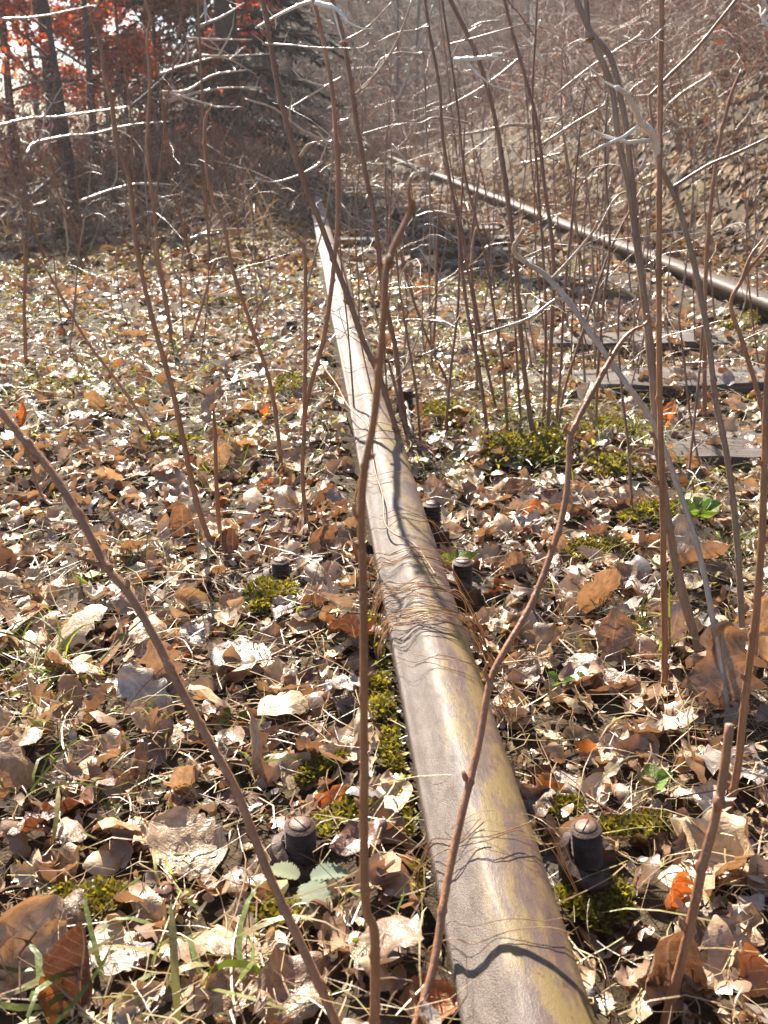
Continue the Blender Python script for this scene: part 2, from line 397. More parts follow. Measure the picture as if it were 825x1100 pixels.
# ------------------------------------------------------------------ bolts
def bolt(px, py, w_px, lab, yaw=0, tilt=(0, 0), clip=True):
    p = at_z(px, py, .082); s = w_px * mpp(p) / .05
    r = empty('track_bolt', (p.x, p.y, .082 - .06 * s)); tag(r, lab, 'bolt', 'rusty bolts along the rail')
    r.rotation_euler = (tilt[0], tilt[1], yaw)
    b = MB(); prof = [(.0155, .0)]
    z = .012
    while z < .054: prof += [(.0128, z), (.0172, z + .0028), (.0128, z + .0056)]; z += .006
    prof += [(.013, .0585), (.0115, .06)]
    b.lathe((0, 0, 0), prof, 24); b.obj('threaded_shank', M['bolt'], r, smooth=False)
    t = MB(); t.lathe((0, 0, 0), [(.0118, .0595), (.0112, .0612), (.0012, .0614)], 20); e = t.obj('shank_end', M['bolttop'], r)
    sl_ = MB(); sl_.box((0, 0, .0617), (.0006, .0105, .0004), .3); sl_.obj('slot', M['bolt'], e)
    nn = MB(); nn.lathe((0, 0, 0), [(.021, -.05), (.0235, -.047), (.0235, .004), (.021, .009), (.0152, .01)], 6, .4); nn.obj('nut', M['bolt'], r, smooth=False)
    if clip:
        c = MB(); V = []; Fc = []; n = 22       # spring clip: a thick bar bent round the shank, high on one side
        for i in range(n + 1):
            an = math.radians(60 + 285 * i / n); top = .014 + .026 * (.5 + .5 * math.cos(an - 2.6)) ** 1.5
            for (rr, zz) in ((.0185, -.045), (.0185, top - .002), (.021, top + random.uniform(0, .0015)), (.0315, top - .003 + random.uniform(-.001, .001)), (.034, top - .008), (.0345, -.045)):
                V.append((rr * math.cos(an), rr * math.sin(an) * .92, zz))
        for i in range(n):
            for j in range(6): Fc.append((i * 6 + j, i * 6 + (j + 1) % 6, (i + 1) * 6 + (j + 1) % 6, (i + 1) * 6 + j))
        Fc += [tuple(range(6)), tuple(n * 6 + 5 - q for q in range(6))]
        c.add(V, Fc); c.obj('spring_clip', M['bolt'], r, smooth=False)
        pl = MB(); pl.box((0, 0, -.05), (.036, .03, .008)); pl.obj('base_plate', M['bolt'], r, smooth=False)
    r.scale = (s, s, s); BOLTS.append((p.x, p.y, .034 * s))
    return r
BOLTS = []
_q = at_z(330, 958, .03); BOLTS.append((_q.x, _q.y, .026))
bolt(322, 885, 50, 'rusty threaded bolt in a dark clip left of the rail, above the strawberry leaves', .3)
bolt(637, 888, 50, 'rusty threaded bolt right of the rail with a brown leaf propped against it', -.9, (.08, -.1))
bolt(301, 601, 30, 'dark bolt with a pale flat end left of the rail by a moss mound', .2)
bolt(497, 602, 34, 'dark rusty bolt right of the rail beside a small green seedling', 1.2)
bolt(464, 540, 30, 'dark rusty bolt in shade beyond the grass tufts, right of the rail', .5)
bolt(313, 343, 20, 'small dark bolt far left of the rail among leaves, third along', .1)
bolt(438, 418, 18, 'small dark bolt right of the rail at the foot of the stems', .4)

# ------------------------------------------------------------------ leaf meshes
def leaf_geo(kind, nu, nv, bend, curl, crump, seed, fold=0.0):
    """one leaf: length 1 along x, width along y; returns verts, quads, uv"""
    r = np.random.default_rng(seed); u = np.linspace(0, 1, nu); v = np.linspace(-1, 1, nv)
    if kind == 'oak':
        wd = .31 * np.sin(np.pi * np.clip(u * .93 + .05, 0, 1)) ** .8 * (1 + .33 * np.sin(u * 25 + r.uniform(0, 6)))
        wd2 = .31 * np.sin(np.pi * np.clip(u * .93 + .05, 0, 1)) ** .8 * (1 + .33 * np.sin(u * 25 + r.uniform(0, 6)))
    elif kind == 'round':
        wd = .42 * np.sin(np.pi * np.clip(u * .92 + .06, 0, 1)) ** .55 * (1 + .06 * np.sin(u * 40)); wd2 = wd
    else:
        wd = .30 * np.sin(np.pi * np.clip(u * .96 + .03, 0, 1)) ** .75 * (1 + .02 * np.sin(u * 60)); wd2 = wd
    wd = wd * (1 + r.normal(0, .07, nu)); wd2 = wd2 * (1 + r.normal(0, .07, nu))
    wd = np.maximum(wd, .012); wd2 = np.maximum(wd2, .012)
    U, Vv = np.meshgrid(u, v, indexing='ij')
    Y = np.where(Vv < 0, Vv * wd[:, None], Vv * wd2[:, None])
    X = U + .12 * np.abs(Vv) * (.5 - U) * .3
    # bend along the length and curl across
    th = bend * U
    cx = np.where(abs(bend) > .01, np.sin(th) / (bend if abs(bend) > .01 else 1), U); cz = np.where(abs(bend) > .01, (1 - np.cos(th)) / (bend if abs(bend) > .01 else 1), 0)
    tw = curl * (1 + .6 * (U - .5)); a = Y * tw * 2.2
    yy = np.where(np.abs(tw) > .01, np.sin(a) / np.where(np.abs(tw) > .01, tw * 2.2, 1), Y); zz = np.where(np.abs(tw) > .01, (1 - np.cos(a)) / np.where(np.abs(tw) > .01, tw * 2.2, 1), 0)
    zz = zz + fold * np.abs(Y)
    ph = r.uniform(0, 9, 6)
    zz = zz + crump * (np.sin(U * 9 + ph[0]) * np.sin(Y * 13 + ph[1]) + .6 * np.sin(U * 17 + Y * 19 + ph[2]) * np.abs(Vv))
    zz = zz + .012 * np.sin(U * 50 - np.abs(Vv) * 7) * np.abs(Vv) * (1 - np.abs(Vv) * .4)   # ribs
    x3 = (cx + (X - U)) - np.sin(th) * zz; z3 = cz + np.cos(th) * zz
    V = np.stack([x3 - .5, yy, z3], -1).reshape(-1, 3); V[:, 2] -= V[:, 2].mean()
    I = np.arange(nu * nv).reshape(nu, nv)
    Qd = np.stack([I[:-1, :-1], I[1:, :-1], I[1:, 1:], I[:-1, 1:]], -1).reshape(-1, 4)
    return V, Qd, np.stack([U, Vv * .5 + .5], -1).reshape(-1, 2)
FORMS = {'flat': (.35, .3, .04), 'curled': (1.1, 1.6, .05), 'crumpled': (.8, .9, .1), 'folded': (.3, .2, .02), 'arched': (-1.1, -1.0, .05), 'rolled': (.4, 2.9, .03)}
LEAFM = {}
def leaf_mesh(kind, form, var=0, hi=True):
    key = (kind, form, var, hi)
    if key not in LEAFM:
        b, c, cr = FORMS[form]
        V, Qd, uv = leaf_geo(kind, 21 if kind == 'oak' else 15, 7, b, c, cr, hash_seed(kind, form, var), .75 if form == 'folded' else 0)
        me = np_mesh('leaf', V, Qd); ul = me.uv_layers.new(name='UVMap')
        li = np.zeros(len(me.loops), np.int32); me.loops.foreach_get('vertex_index', li)
        ul.data.foreach_set('uv', uv[li].astype(np.float32).ravel())
        n = len(V)
        LEAFM[key] = me
    return LEAFM[key]
def hash_seed(*a): return sum(ord(ch) * (i + 3) for i, ch in enumerate(''.join(map(str, a)))) % 9973
TONES = {'pale tan': [(.47, .345, .21), (.55, .42, .27), (.42, .3, .18)], 'brown': [(.22, .14, .088), (.27, .175, .11), (.19, .12, .075)], 'pinkish brown': [(.36, .245, .16), (.31, .205, .135)],
         'orange': [(.42, .17, .05), (.46, .2, .055)], 'russet': [(.15, .065, .035), (.18, .08, .04)], 'grey': [(.36, .31, .27), (.31, .27, .235)]}
LEAVES = []
def place_leaf(p, size, kind, form, tone, label, rot, group=None, var=0, name='fallen_leaf'):
    o = link(name, leaf_mesh(kind, form, var if tone not in ('orange', 'russet') else var + 50), M['glow' if tone == 'orange' else 'leaf'], p)
    o.scale = (size, size, size); o.rotation_euler = rot
    c = random.choice(TONES[tone]); f = random.uniform(.88, 1.12); o.color = (c[0] * f, c[1] * f, c[2] * f, 1)
    tag(o, label, 'leaf', group); LEAVES.append((p[0], p[1], size)); return o
def px_leaf(px, py, wpx, kind, form, tone, label, tilt=.2, yaw=None, roll=0, lift=.012, var=0):
    p = ghit(px, py + wpx * .2, .0); s = wpx * mpp(p); p.z += lift + (s * .38 * math.sin(abs(tilt)) if abs(tilt) > .6 else 0)
    return place_leaf(p, s, kind, form, tone, label, (roll, -tilt, random.uniform(0, 6.28) if yaw is None else yaw), None, var)
H = math.pi / 2
px_leaf(22, 586, 56, 'oak', 'arched', 'orange', 'bright orange oak leaf at the left edge, below the tip of the leaning shoot', .5, .2)
px_leaf(197, 568, 46, 'round', 'curled', 'brown', 'upright brown rounded leaf in shade, left of two thin shoots', 1.2, H)
px_leaf(247, 662, 74, 'oak', 'curled', 'pale tan', 'large curled tan oak leaf left of the small moss mound', .35, .4)
px_leaf(330, 742, 66, 'beech', 'rolled', 'pale tan', 'boat-shaped pale leaf with ribs, between the shoots and the rail', .1, .45)
px_leaf(88, 1058, 105, 'beech', 'folded', 'russet', 'dark russet leaf standing on edge at the bottom left corner', 1.2, 1.1)
px_leaf(722, 968, 66, 'oak', 'curled', 'orange', 'glowing orange leaf standing upright under the large pale oak leaf', 1.1, H + .5)
px_leaf(716, 1045, 110, 'round', 'curled', 'brown', 'big dull brown leaf in shade below the glowing orange one', .9, H)
px_leaf(633, 928, 52, 'round', 'curled', 'brown', 'brown leaf propped against the near bolt right of the rail', .9, H)
px_leaf(742, 905, 190, 'oak', 'crumpled', 'pale tan', 'largest pale crinkled oak leaf, right of the near right bolt', .25, -.1)
px_leaf(607, 836, 62, 'beech', 'arched', 'grey', 'pale ribbed leaf lying point up, above the near right bolt', .5, -1.0)
px_leaf(462, 1082, 80, 'round', 'folded', 'orange', 'orange folded leaf against the rail at the bottom edge', .3, .1)
px_leaf(770, 735, 125, 'oak', 'crumpled', 'pinkish brown', 'big brown leaf in shade behind the stems at right', 1.0, H - .2)
px_leaf(358, 862, 60, 'round', 'curled', 'orange', 'curled orange leaf behind the near left bolt', .25, .3)
px_leaf(412, 856, 70, 'round', 'flat', 'pale tan', 'sunlit pale leaf between the tall shoot and the rail', .2, .2)
px_leaf(150, 990, 105, 'oak', 'crumpled', 'pale tan', 'large pale crumpled leaf in the grass at lower left', .2, .2)
px_leaf(575, 552, 44, 'round', 'curled', 'orange', 'orange-brown leaf under the nodding shoot, right of the rail', .6, .8)
px_leaf(650, 503, 44, 'beech', 'arched', 'russet', 'russet leaf just below the base of the stem clump', .4, -.4)
px_leaf(27, 452, 34, 'round', 'curled', 'orange', 'small orange leaf near the tip of the left leaning shoot', .8, .5)
px_leaf(287, 448, 26, 'round', 'curled', 'orange', 'small glowing orange leaf left of the rail, mid distance', .7, .2)
px_leaf(152, 833, 56, 'round', 'rolled', 'brown', 'rolled brown leaf with a dark hollow, left of the leaning shoot', .7, 1.3)
px_leaf(450, 316, 24, 'round', 'crumpled', 'orange', 'small orange leaf far up between the rails', .8, .2)
px_leaf(718, 442, 40, 'round', 'curled', 'orange', 'orange leaf lying in front of the second sleeper', .5, .2)
px_leaf(105, 805, 95, 'oak', 'crumpled', 'pale tan', 'bright crinkled leaf beside the green grass clump at left', .15, .1)
px_leaf(290, 690, 60, 'oak', 'crumpled', 'pinkish brown', 'pinkish leaf in the hollow below the moss mound', .3, 1.2)
px_leaf(575, 690, 90, 'oak', 'crumpled', 'pale tan', 'crinkled tan leaf right of the nodding shoot, in front of the seedling', .3, .4)
px_leaf(650, 730, 80, 'beech', 'folded', 'pinkish brown', 'folded brown leaf between the nodding shoot and the straight stem', .4, -.5)
px_leaf(700, 660, 70, 'oak', 'crumpled', 'pale tan', 'crumpled tan leaf right of the pale lying stick', .3, .5)
px_leaf(465, 470, 34, 'beech', 'flat', 'grey', 'silvery flat leaf right of the rail below the stem clump', .3, .1)
px_leaf(300, 1010, 70, 'oak', 'crumpled', 'brown', 'brown leaf in shade left of the strawberry leaves', .3, .6)
px_leaf(60, 930, 90, 'oak', 'crumpled', 'pale tan', 'bright pale leaf patch at the far left, above the green blades', .15, .2)
px_leaf(790, 1000, 90, 'oak', 'crumpled', 'pale tan', 'pale torn oak leaf at the right edge near the bottom', .2, .7)
px_leaf(140, 620, 70, 'oak', 'crumpled', 'pale tan', 'pale leaf under the side spur of the leaning shoot', .2, .3)

# ------------------------------------------------------------------ scattered individual leaves
LAND = [('the near left bolt', at_z(322, 885, .05)), ('the near right bolt', at_z(637, 888, .05)), ('the moss mound', at_z(290, 650, .03)), ('the second left bolt', at_z(301, 601, .05)),
        ('the right bolt with the seedling', at_z(497, 602, .05)), ('the grass wrapped round the rail', at_z(440, 650, .1)), ('the base of the nodding shoot', at_z(450, 1100, .02)), ('the green grass at left', at_z(70, 730, .02)),
        ('the front sleeper at right', at_z(780, 480, 0)), ('the second sleeper at right', at_z(740, 405, 0)), ('the stem clump', at_z(580, 470, 0)), ('the strawberry leaves', at_z(330, 950, .03)),
        ('the cut stem at right', at_z(770, 850, .02)), ('the leaning left shoot', at_z(170, 690, .05)), ('the thin left shoots', at_z(230, 585, 0)), ('the far left bolt', at_z(313, 345, .04))]
seen = {}
def leaf_label(p, size, kind, form, tone):
    D_ = sorted((((p[0] - q.x) ** 2 + (p[1] - q.y) ** 2), n, q) for n, q in LAND); d = D_[0]; n, q = d[1], d[2]
    dx, dy = p[0] - q.x, p[1] - q.y
    rel = ('right of' if dx > 0 else 'left of') if abs(dx) > abs(dy) else ('behind' if dy > 0 else 'in front of')
    sz = 'large' if size > .075 else 'small' if size < .052 else 'medium'
    k = {'oak': 'lobed', 'beech': 'oval', 'round': 'rounded'}[kind]
    lab = '%s %s %s %s leaf %s %s' % (sz, form, tone, k, rel, n)
    if lab in seen:
        base_ = lab
        for e in D_[1:9]:
            lab = base_ + ', towards ' + e[1]
            if lab not in seen and len(lab.replace('-', ' ').split()) <= 16: break
        else: lab = base_
    if lab in seen: return None, n
    seen[lab] = 1
    return lab, n
cnt = 0; tries = 0
while cnt < 265 and tries < 6000:
    tries += 1
    px, py = random.uniform(-5, 830), 1100 - 740 * random.random() ** .8
    p = ghit(px, py)
    if abs(p.x - XL) < .085 or p.y > 3.6: continue
    size = random.uniform(.045, .11) if p.y < 1.5 else random.uniform(.035, .085)
    if any((p.x - a) ** 2 + (p.y - b + c * .6) ** 2 < (c + size * .5) ** 2 for a, b, c in BOLTS): continue
    if any((p.x - a) ** 2 + (p.y - b) ** 2 < (.32 * (s + size)) ** 2 for a, b, s in LEAVES): continue
    kind = random.choices(['oak', 'beech', 'round'], [5, 3, 3])[0]; form = random.choices(['flat', 'curled', 'crumpled', 'folded', 'arched'], [3, 3, 5, 1.5, 3])[0]
    tone = random.choices(list(TONES), [8, 3, 4, .4, .6, 1.6])[0]
    tilt = random.gauss(0, .32)
    if random.random() < .1: tilt = random.choice((-1, 1)) * random.uniform(.7, 1.2)
    lab, near = leaf_label(p, size, kind, form, tone)
    if lab is None: continue
    place_leaf((p.x, p.y, p.z + .012 + abs(math.sin(tilt)) * size * .3 + random.uniform(.004, .016)), size, kind, form, tone, lab, (random.gauss(0, .28), tilt, random.uniform(0, 6.28)), 'dry leaves lying on the ground', random.randrange(3))
    cnt += 1

MOSS = [(428, 775, 52, 50, 1100), (438, 830, 44, 44, 900), (415, 720, 34, 34, 500), (405, 690, 20, 24, 300), (462, 960, 24, 50, 600), (470, 1000, 18, 30, 400), (292, 655, 46, 42, 1000), (635, 985, 60, 30, 800), (360, 900, 60, 24, 500), (345, 840, 40, 14, 300), (600, 880, 40, 20, 300),
      (680, 905, 60, 20, 300), (300, 1000, 40, 24, 300), (95, 985, 70, 24, 500), (570, 490, 90, 30, 1500), (660, 510, 70, 24, 700), (310, 420, 40, 30, 500), (480, 450, 50, 20, 500), (650, 470, 60, 24, 700), (800, 350, 50, 16, 500), (640, 600, 60, 20, 400),
      (745, 215, 40, 16, 500), (672, 215, 40, 22, 500), (700, 560, 70, 20, 500), (180, 480, 60, 14, 500), (250, 330, 80, 14, 600), (60, 420, 70, 12, 400), (455, 905, 12, 60, 300), (440, 880, 14, 50, 300)]
MOSSW = [(ghit(a, b), w_ * mpp(ghit(a, b)) * .5, h_ * mpp(ghit(a, b)) * .9) for a, b, w_, h_, n_ in MOSS]
# ------------------------------------------------------------------ litter and straw (uncountable)
def scatter_xy(zones):
    P = []
    for (x0, x1, y0, y1, dens) in zones:
        n = int((x1 - x0) * (y1 - y0) * dens); P.append(np.stack([rng.uniform(x0, x1, n), rng.uniform(y0, y1, n)], 1))
    P = np.concatenate(P)
    keep = (np.abs(P[:, 0] - XL) > .062) & (np.abs(P[:, 0] - XR) > .06)
    # keep to a wide fan in front of the camera
    ang = np.arctan2(P[:, 0], P[:, 1] + .35); keep &= (ang > -.62) & (ang < .78)
    for bx, by, br in BOLTS: keep &= ((P[:, 0] - bx) ** 2 + ((P[:, 1] - by + br * .6) * .75) ** 2) > (br * 1.15) ** 2
    for q, a, b in MOSSW: keep &= ((P[:, 0] - q.x) / a) ** 2 + ((P[:, 1] - q.y) / b) ** 2 > rng.uniform(.3, 1.1, len(P))
    return P[keep]
def rotmats(yaw, pit, rol):
    cy, sy, cp, sp, cr, sr = np.cos(yaw), np.sin(yaw), np.cos(pit), np.sin(pit), np.cos(rol), np.sin(rol)
    R = np.empty((len(yaw), 3, 3))
    R[:, 0, 0] = cy * cp; R[:, 0, 1] = cy * sp * sr - sy * cr; R[:, 0, 2] = cy * sp * cr + sy * sr
    R[:, 1, 0] = sy * cp; R[:, 1, 1] = sy * sp * sr + cy * cr; R[:, 1, 2] = sy * sp * cr - cy * sr
    R[:, 2, 0] = -sp; R[:, 2, 1] = cp * sr; R[:, 2, 2] = cp * cr
    return R
def slopes(x, y):
    e = .02; return (ground(x + e, y) - ground(x - e, y)) / (2 * e), (ground(x, y + e) - ground(x, y - e)) / (2 * e)
ALLT = [c for t, wgt in zip(TONES, (10, 5, 5, .5, .8, 2.5)) for c in TONES[t] * int(wgt * 10 / len(TONES[t]))]
ALLT = np.array(ALLT)
def surf(x, y):
    g_ = ground(x, y); ph = np.abs(((y - SLEEP[0]) / .665 + .5) % 1 - .5) * .665
    bare_ = rng.random(np.shape(x)) < .62
    g_ = np.where((ph < .1) & (x > XL + .3) & (x < XR + .32) & (y > 1.9) & (y < 19) & bare_, g_ - .12, g_)
    return np.where(~bare_ & (ph < .1) & (x > XL - .33) & (x < XR + .32) & (y < 19), np.maximum(g_, .007), g_)
def litter(name, P, sizes, lift, geos, tilt, label, mat, tones=ALLT, size_k=None):
    Vs, Qs, Ts = [], [], []; off = 0
    which = rng.integers(0, len(geos), len(P))
    gzv = surf(P[:, 0], P[:, 1])
    for g_i, (V, Qd) in enumerate(geos):
        s = which == g_i; n = int(s.sum())
        if not n: continue
        p = P[s]; sz = rng.uniform(*sizes, n)
        if size_k is not None: sz *= size_k[s]
        R = rotmats(rng.uniform(0, 6.28, n), rng.normal(0, tilt, n), rng.normal(0, tilt, n))
        W = np.einsum('nij,vj->nvi', R, V) * sz[:, None, None]
        z = gzv[s] + lift + rng.uniform(0, .02, n)
        W += np.stack([p[:, 0], p[:, 1], z], -1)[:, None, :]
        sx_, sy_ = slopes(p[:, 0], p[:, 1])
        W[:, :, 2] += np.clip(sx_, -1, 1)[:, None] * (W[:, :, 0] - p[:, 0][:, None]) + np.clip(sy_, -1, 1)[:, None] * (W[:, :, 1] - p[:, 1][:, None])
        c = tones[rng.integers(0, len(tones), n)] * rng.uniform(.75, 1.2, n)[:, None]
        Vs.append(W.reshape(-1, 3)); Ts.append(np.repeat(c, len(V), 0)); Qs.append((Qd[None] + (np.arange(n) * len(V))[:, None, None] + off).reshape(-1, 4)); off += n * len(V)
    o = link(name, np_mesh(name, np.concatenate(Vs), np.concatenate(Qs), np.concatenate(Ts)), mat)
    return tag(o, label, None, None, 'stuff')
low = []
for i, (k, f) in enumerate([('oak', 'flat'), ('oak', 'crumpled'), ('oak', 'curled'), ('beech', 'flat'), ('beech', 'curled'), ('beech', 'arched'), ('round', 'crumpled'), ('round', 'curled'), ('oak', 'arched'), ('beech', 'folded')]):
    b, c, cr = FORMS[f]; V, Qd, _ = leaf_geo(k, 10 if k == 'oak' else 7, 4 if f != 'folded' else 5, b, c, cr, 100 + i, .6 if f == 'folded' else 0); low.append((V, Qd))
tiny = []
for i, (k, f) in enumerate([('oak', 'flat'), ('oak', 'crumpled'), ('beech', 'curled'), ('round', 'crumpled')]):
    b, c, cr = FORMS[f]; V, Qd, _ = leaf_geo(k, 5, 3, b, c, cr, 200 + i); tiny.append((V, Qd))
P = scatter_xy([(-.9, 1.3, .2, 2.2, 950), (-2.6, 3.2, 2.2, 5.2, 560)])
litter('leaf_litter', P, (.018, .066), .004, low, .38, 'layer of small broken dry leaves covering the near ground', M['litter'])
P = scatter_xy([(-6, 6.5, 5.2, 11, 260), (-10, 12, 11, 24, 45)])
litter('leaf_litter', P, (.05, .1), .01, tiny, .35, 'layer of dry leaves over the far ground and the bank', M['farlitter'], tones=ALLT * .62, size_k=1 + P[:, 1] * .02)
P = scatter_xy([(XR + .4, XR + 3.2, 2.5, 14, 170), (XR + 3.2, 9, 4, 14, 40)])
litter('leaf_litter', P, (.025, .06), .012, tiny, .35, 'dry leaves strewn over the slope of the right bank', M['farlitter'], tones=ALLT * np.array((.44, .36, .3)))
P = scatter_xy([(-.8, 1.2, .2, 1.8, 2800), (-1.6, 2, 1.8, 3.2, 900)])
litter('leaf_fragments', P, (.006, .018), .004, tiny, .6, 'crumbled bits of leaf and bark on the soil', M['litter'])

def ribbons(name, P, length, width, tones, lift, arch, label, mat, up=0.0, seg=4, yaw=None):
    n = len(P); L = rng.uniform(*length, n); Wd = rng.uniform(*width, n); ya = rng.uniform(0, 6.28, n) if yaw is None else yaw
    el = np.clip(rng.normal(up, .22, n), -.15, 1.5); bend = rng.normal(0, arch, n); yb = rng.normal(0, arch * 1.4, n)
    z0 = ground(P[:, 0], P[:, 1]) + lift + rng.uniform(0, .02, n)
    pts = []; pos = np.stack([P[:, 0], P[:, 1], z0], -1)
    pts.append(pos.copy()); e = el.copy(); a = ya.copy()
    for k in range(seg):
        pos = pos + np.stack([np.cos(a) * np.cos(e), np.sin(a) * np.cos(e), np.sin(e)], -1) * (L / seg)[:, None]
        pos[:, 2] = np.maximum(pos[:, 2], ground(pos[:, 0], pos[:, 1]) + lift * .5)
        pts.append(pos.copy()); e = e - np.abs(bend) * (1 + k * .5) / seg * 2; a = a + yb / seg * 2
    pts = np.stack(pts, 1)
    side = np.stack([-np.sin(ya), np.cos(ya), rng.normal(0, .5, n)], -1); side /= np.linalg.norm(side, axis=1)[:, None]
    tp = np.array([.75] + [1.0] * (seg - 1) + [.15])
    Lf = pts + side[:, None, :] * (Wd[:, None] * tp)[:, :, None] * .5; Rt = pts - side[:, None, :] * (Wd[:, None] * tp)[:, :, None] * .5
    V = np.stack([Lf, Rt], 2).reshape(-1, 3); m = 2 * (seg + 1)
    q = np.array([(2 * k, 2 * k + 1, 2 * k + 3, 2 * k + 2) for k in range(seg)])
    Qd = (q[None] + (np.arange(n) * m)[:, None, None]).reshape(-1, 4)
    c = np.asarray(tones)[rng.integers(0, len(tones), n)] * rng.uniform(.75, 1.2, n)[:, None]
    o = link(name, np_mesh(name, V, Qd, np.repeat(c, m, 0)), mat); return tag(o, label, None, None, 'stuff')
STRAW = [(.42, .32, .17), (.34, .235, .125), (.48, .39, .23), (.26, .165, .09), (.17, .1, .055), (.33, .3, .12), (.2, .12, .07)]
P = scatter_xy([(-.8, 1.1, .25, 1.6, 3000), (-1.8, 2.2, 1.6, 4.0, 1200), (-4, 3, 4, 9.5, 260)])
ribbons('dry_straw', P, (.03, .16), (.0006, .0019), STRAW, .012, .6, 'dead grass stalks strewn among the leaves', M['straw'], .08)
GREEN = [(.10, .14, .03), (.14, .18, .04), (.2, .22, .06), (.08, .1, .025)]
def clumps(lst):
    out = []
    for (px, py, rpx, n) in lst:
        p = ghit(px, py); r = rpx * mpp(p)
        out.append(np.stack([rng.normal(p.x, r * .55, n), rng.normal(p.y, r * .8, n)], 1))
    return np.concatenate(out)
P = clumps([(70, 735, 30, 26), (45, 720, 15, 10), (20, 700, 15, 10), (250, 515, 30, 20), (150, 610, 20, 10), (420, 505, 12, 10), (740, 560, 40, 30), (700, 700, 30, 14), (660, 470, 60, 60), (570, 480, 50, 80), (540, 440, 40, 30),
            (690, 480, 40, 40), (100, 640, 30, 10), (480, 520, 15, 10), (330, 260, 20, 20), (30, 860, 14, 8), (700, 690, 15, 10), (395, 1030, 10, 5), (800, 600, 30, 20), (270, 840, 12, 6)])
ribbons('grass', P, (.04, .12), (.0016, .0034), GREEN, .004, .5, 'tufts of fresh green grass coming through the leaves', M['green'], .8)
P = clumps([(130, 905, 40, 4), (180, 950, 45, 4), (200, 1000, 40, 4), (40, 1070, 50, 9), (230, 1065, 40, 9), (120, 1085, 40, 6), (270, 1090, 40, 6), (130, 860, 30, 3)])
ribbons('broad_grass', P, (.05, .1), (.003, .007), [(.12, .16, .035), (.2, .22, .06), (.3, .27, .13), (.16, .2, .05)], .012, .5, 'broad green and yellowing blades flattened at lower left', M['green'], .3)
P = scatter_xy([(-1.2, XL - .1, .4, 2.6, 420), (XL + .1, 1.6, .8, 2.6, 160)]); P = P[vnoise(P[:, 0] * 4, P[:, 1] * 4, 78) > .5]
ribbons('grass', P, (.025, .08), (.001, .0026), GREEN + [(.26, .25, .07), (.3, .27, .1)], .006, .7, 'thin green and yellowing grass threaded through the near litter', M['green'], .55, 4)
P = scatter_xy([(-3.5, 3, 2.4, 7.5, 200)]); P = P[vnoise(P[:, 0] * 1.7, P[:, 1] * 1.7, 77) > .5]
ribbons('grass', P, (.04, .1), (.002, .004), GREEN, .004, .5, 'thin green grass between the leaves further back', M['green'], .6, 3)
P = scatter_xy([(-7, 1.2, 6.8, 15, 85), (XR + .3, 6, 8, 20, 25), (-9, 5, 15, 26, 16)])
ribbons('dead_grass', P, (.2, .6), (.003, .006), [(.3, .22, .13), (.22, .15, .09), (.36, .28, .18)], .01, .5, 'tall dead grass along the far edge of the clearing', M['straw'], .9, 4)

# moss: low mounds of tiny leaflets
def moss(lst):
    Pm, Z = [], []
    for (px, py, wpx, hpx, n) in lst:
        p = ghit(px, py); k = mpp(p)
        n = int(n * 2.8); a = rng.uniform(0, 6.28, n); rr = np.sqrt(rng.uniform(0, 1, n))
        x = p.x + np.cos(a) * rr * wpx * k * .65; y = p.y + np.sin(a) * rr * hpx * k * 1.2
        keep = (np.abs(x - XL) > .056) & (vnoise(x * 45, y * 45, 55) * .7 + .5 * (1 - rr) + rng.normal(0, .08, n) > .42)
        Pm.append(np.stack([x, y], 1)[keep]); Z.append((np.sqrt(np.maximum(0, 1 - rr * rr)) * min(wpx, hpx) * k * .26)[keep])
    Pm = np.concatenate(Pm); Z = np.concatenate(Z); n = len(Pm)
    z = ground(Pm[:, 0], Pm[:, 1]) + Z + .016
    L = rng.uniform(.006, .012, n); a = rng.uniform(0, 6.28, n); e = rng.uniform(.1, 1.3, n)
    d = np.stack([np.cos(a) * np.cos(e), np.sin(a) * np.cos(e), np.sin(e)], -1); s = np.stack([-np.sin(a), np.cos(a), a * 0], -1)
    c0 = np.stack([Pm[:, 0], Pm[:, 1], z], -1)
    V = np.stack([c0, c0 + d * L[:, None] * .55 + s * L[:, None] * .3, c0 + d * L[:, None], c0 + d * L[:, None] * .55 - s * L[:, None] * .3], 1).reshape(-1, 3)
    t = np.array([(.22, .19, .035), (.3, .25, .05), (.15, .14, .03), (.12, .085, .03)])[rng.integers(0, 4, n)] * rng.uniform(.7, 1.25, n)[:, None]
    o = link('moss', np_mesh('moss', V, np.arange(n * 4).reshape(-1, 4), np.repeat(t, 4, 0)), M['green'], smooth=False)
    return tag(o, 'yellow green moss cushions beside the rail and bolts', None, None, 'stuff')
P = scatter_xy([(-3.0, 2.0, 1.0, 6.5, 1500)]); P = P[vnoise(P[:, 0] * 2.3, P[:, 1] * 2.3, 91) + .5 * vnoise(P[:, 0] * 9, P[:, 1] * 9, 92) > .84]
ribbons('moss', P, (.012, .03), (.003, .007), [(.22, .22, .05), (.16, .17, .04), (.3, .27, .08), (.3, .24, .1)], .016, .5, 'patchy low moss and green leaves among the litter', M['green'], .5, 2)
moss(MOSS)

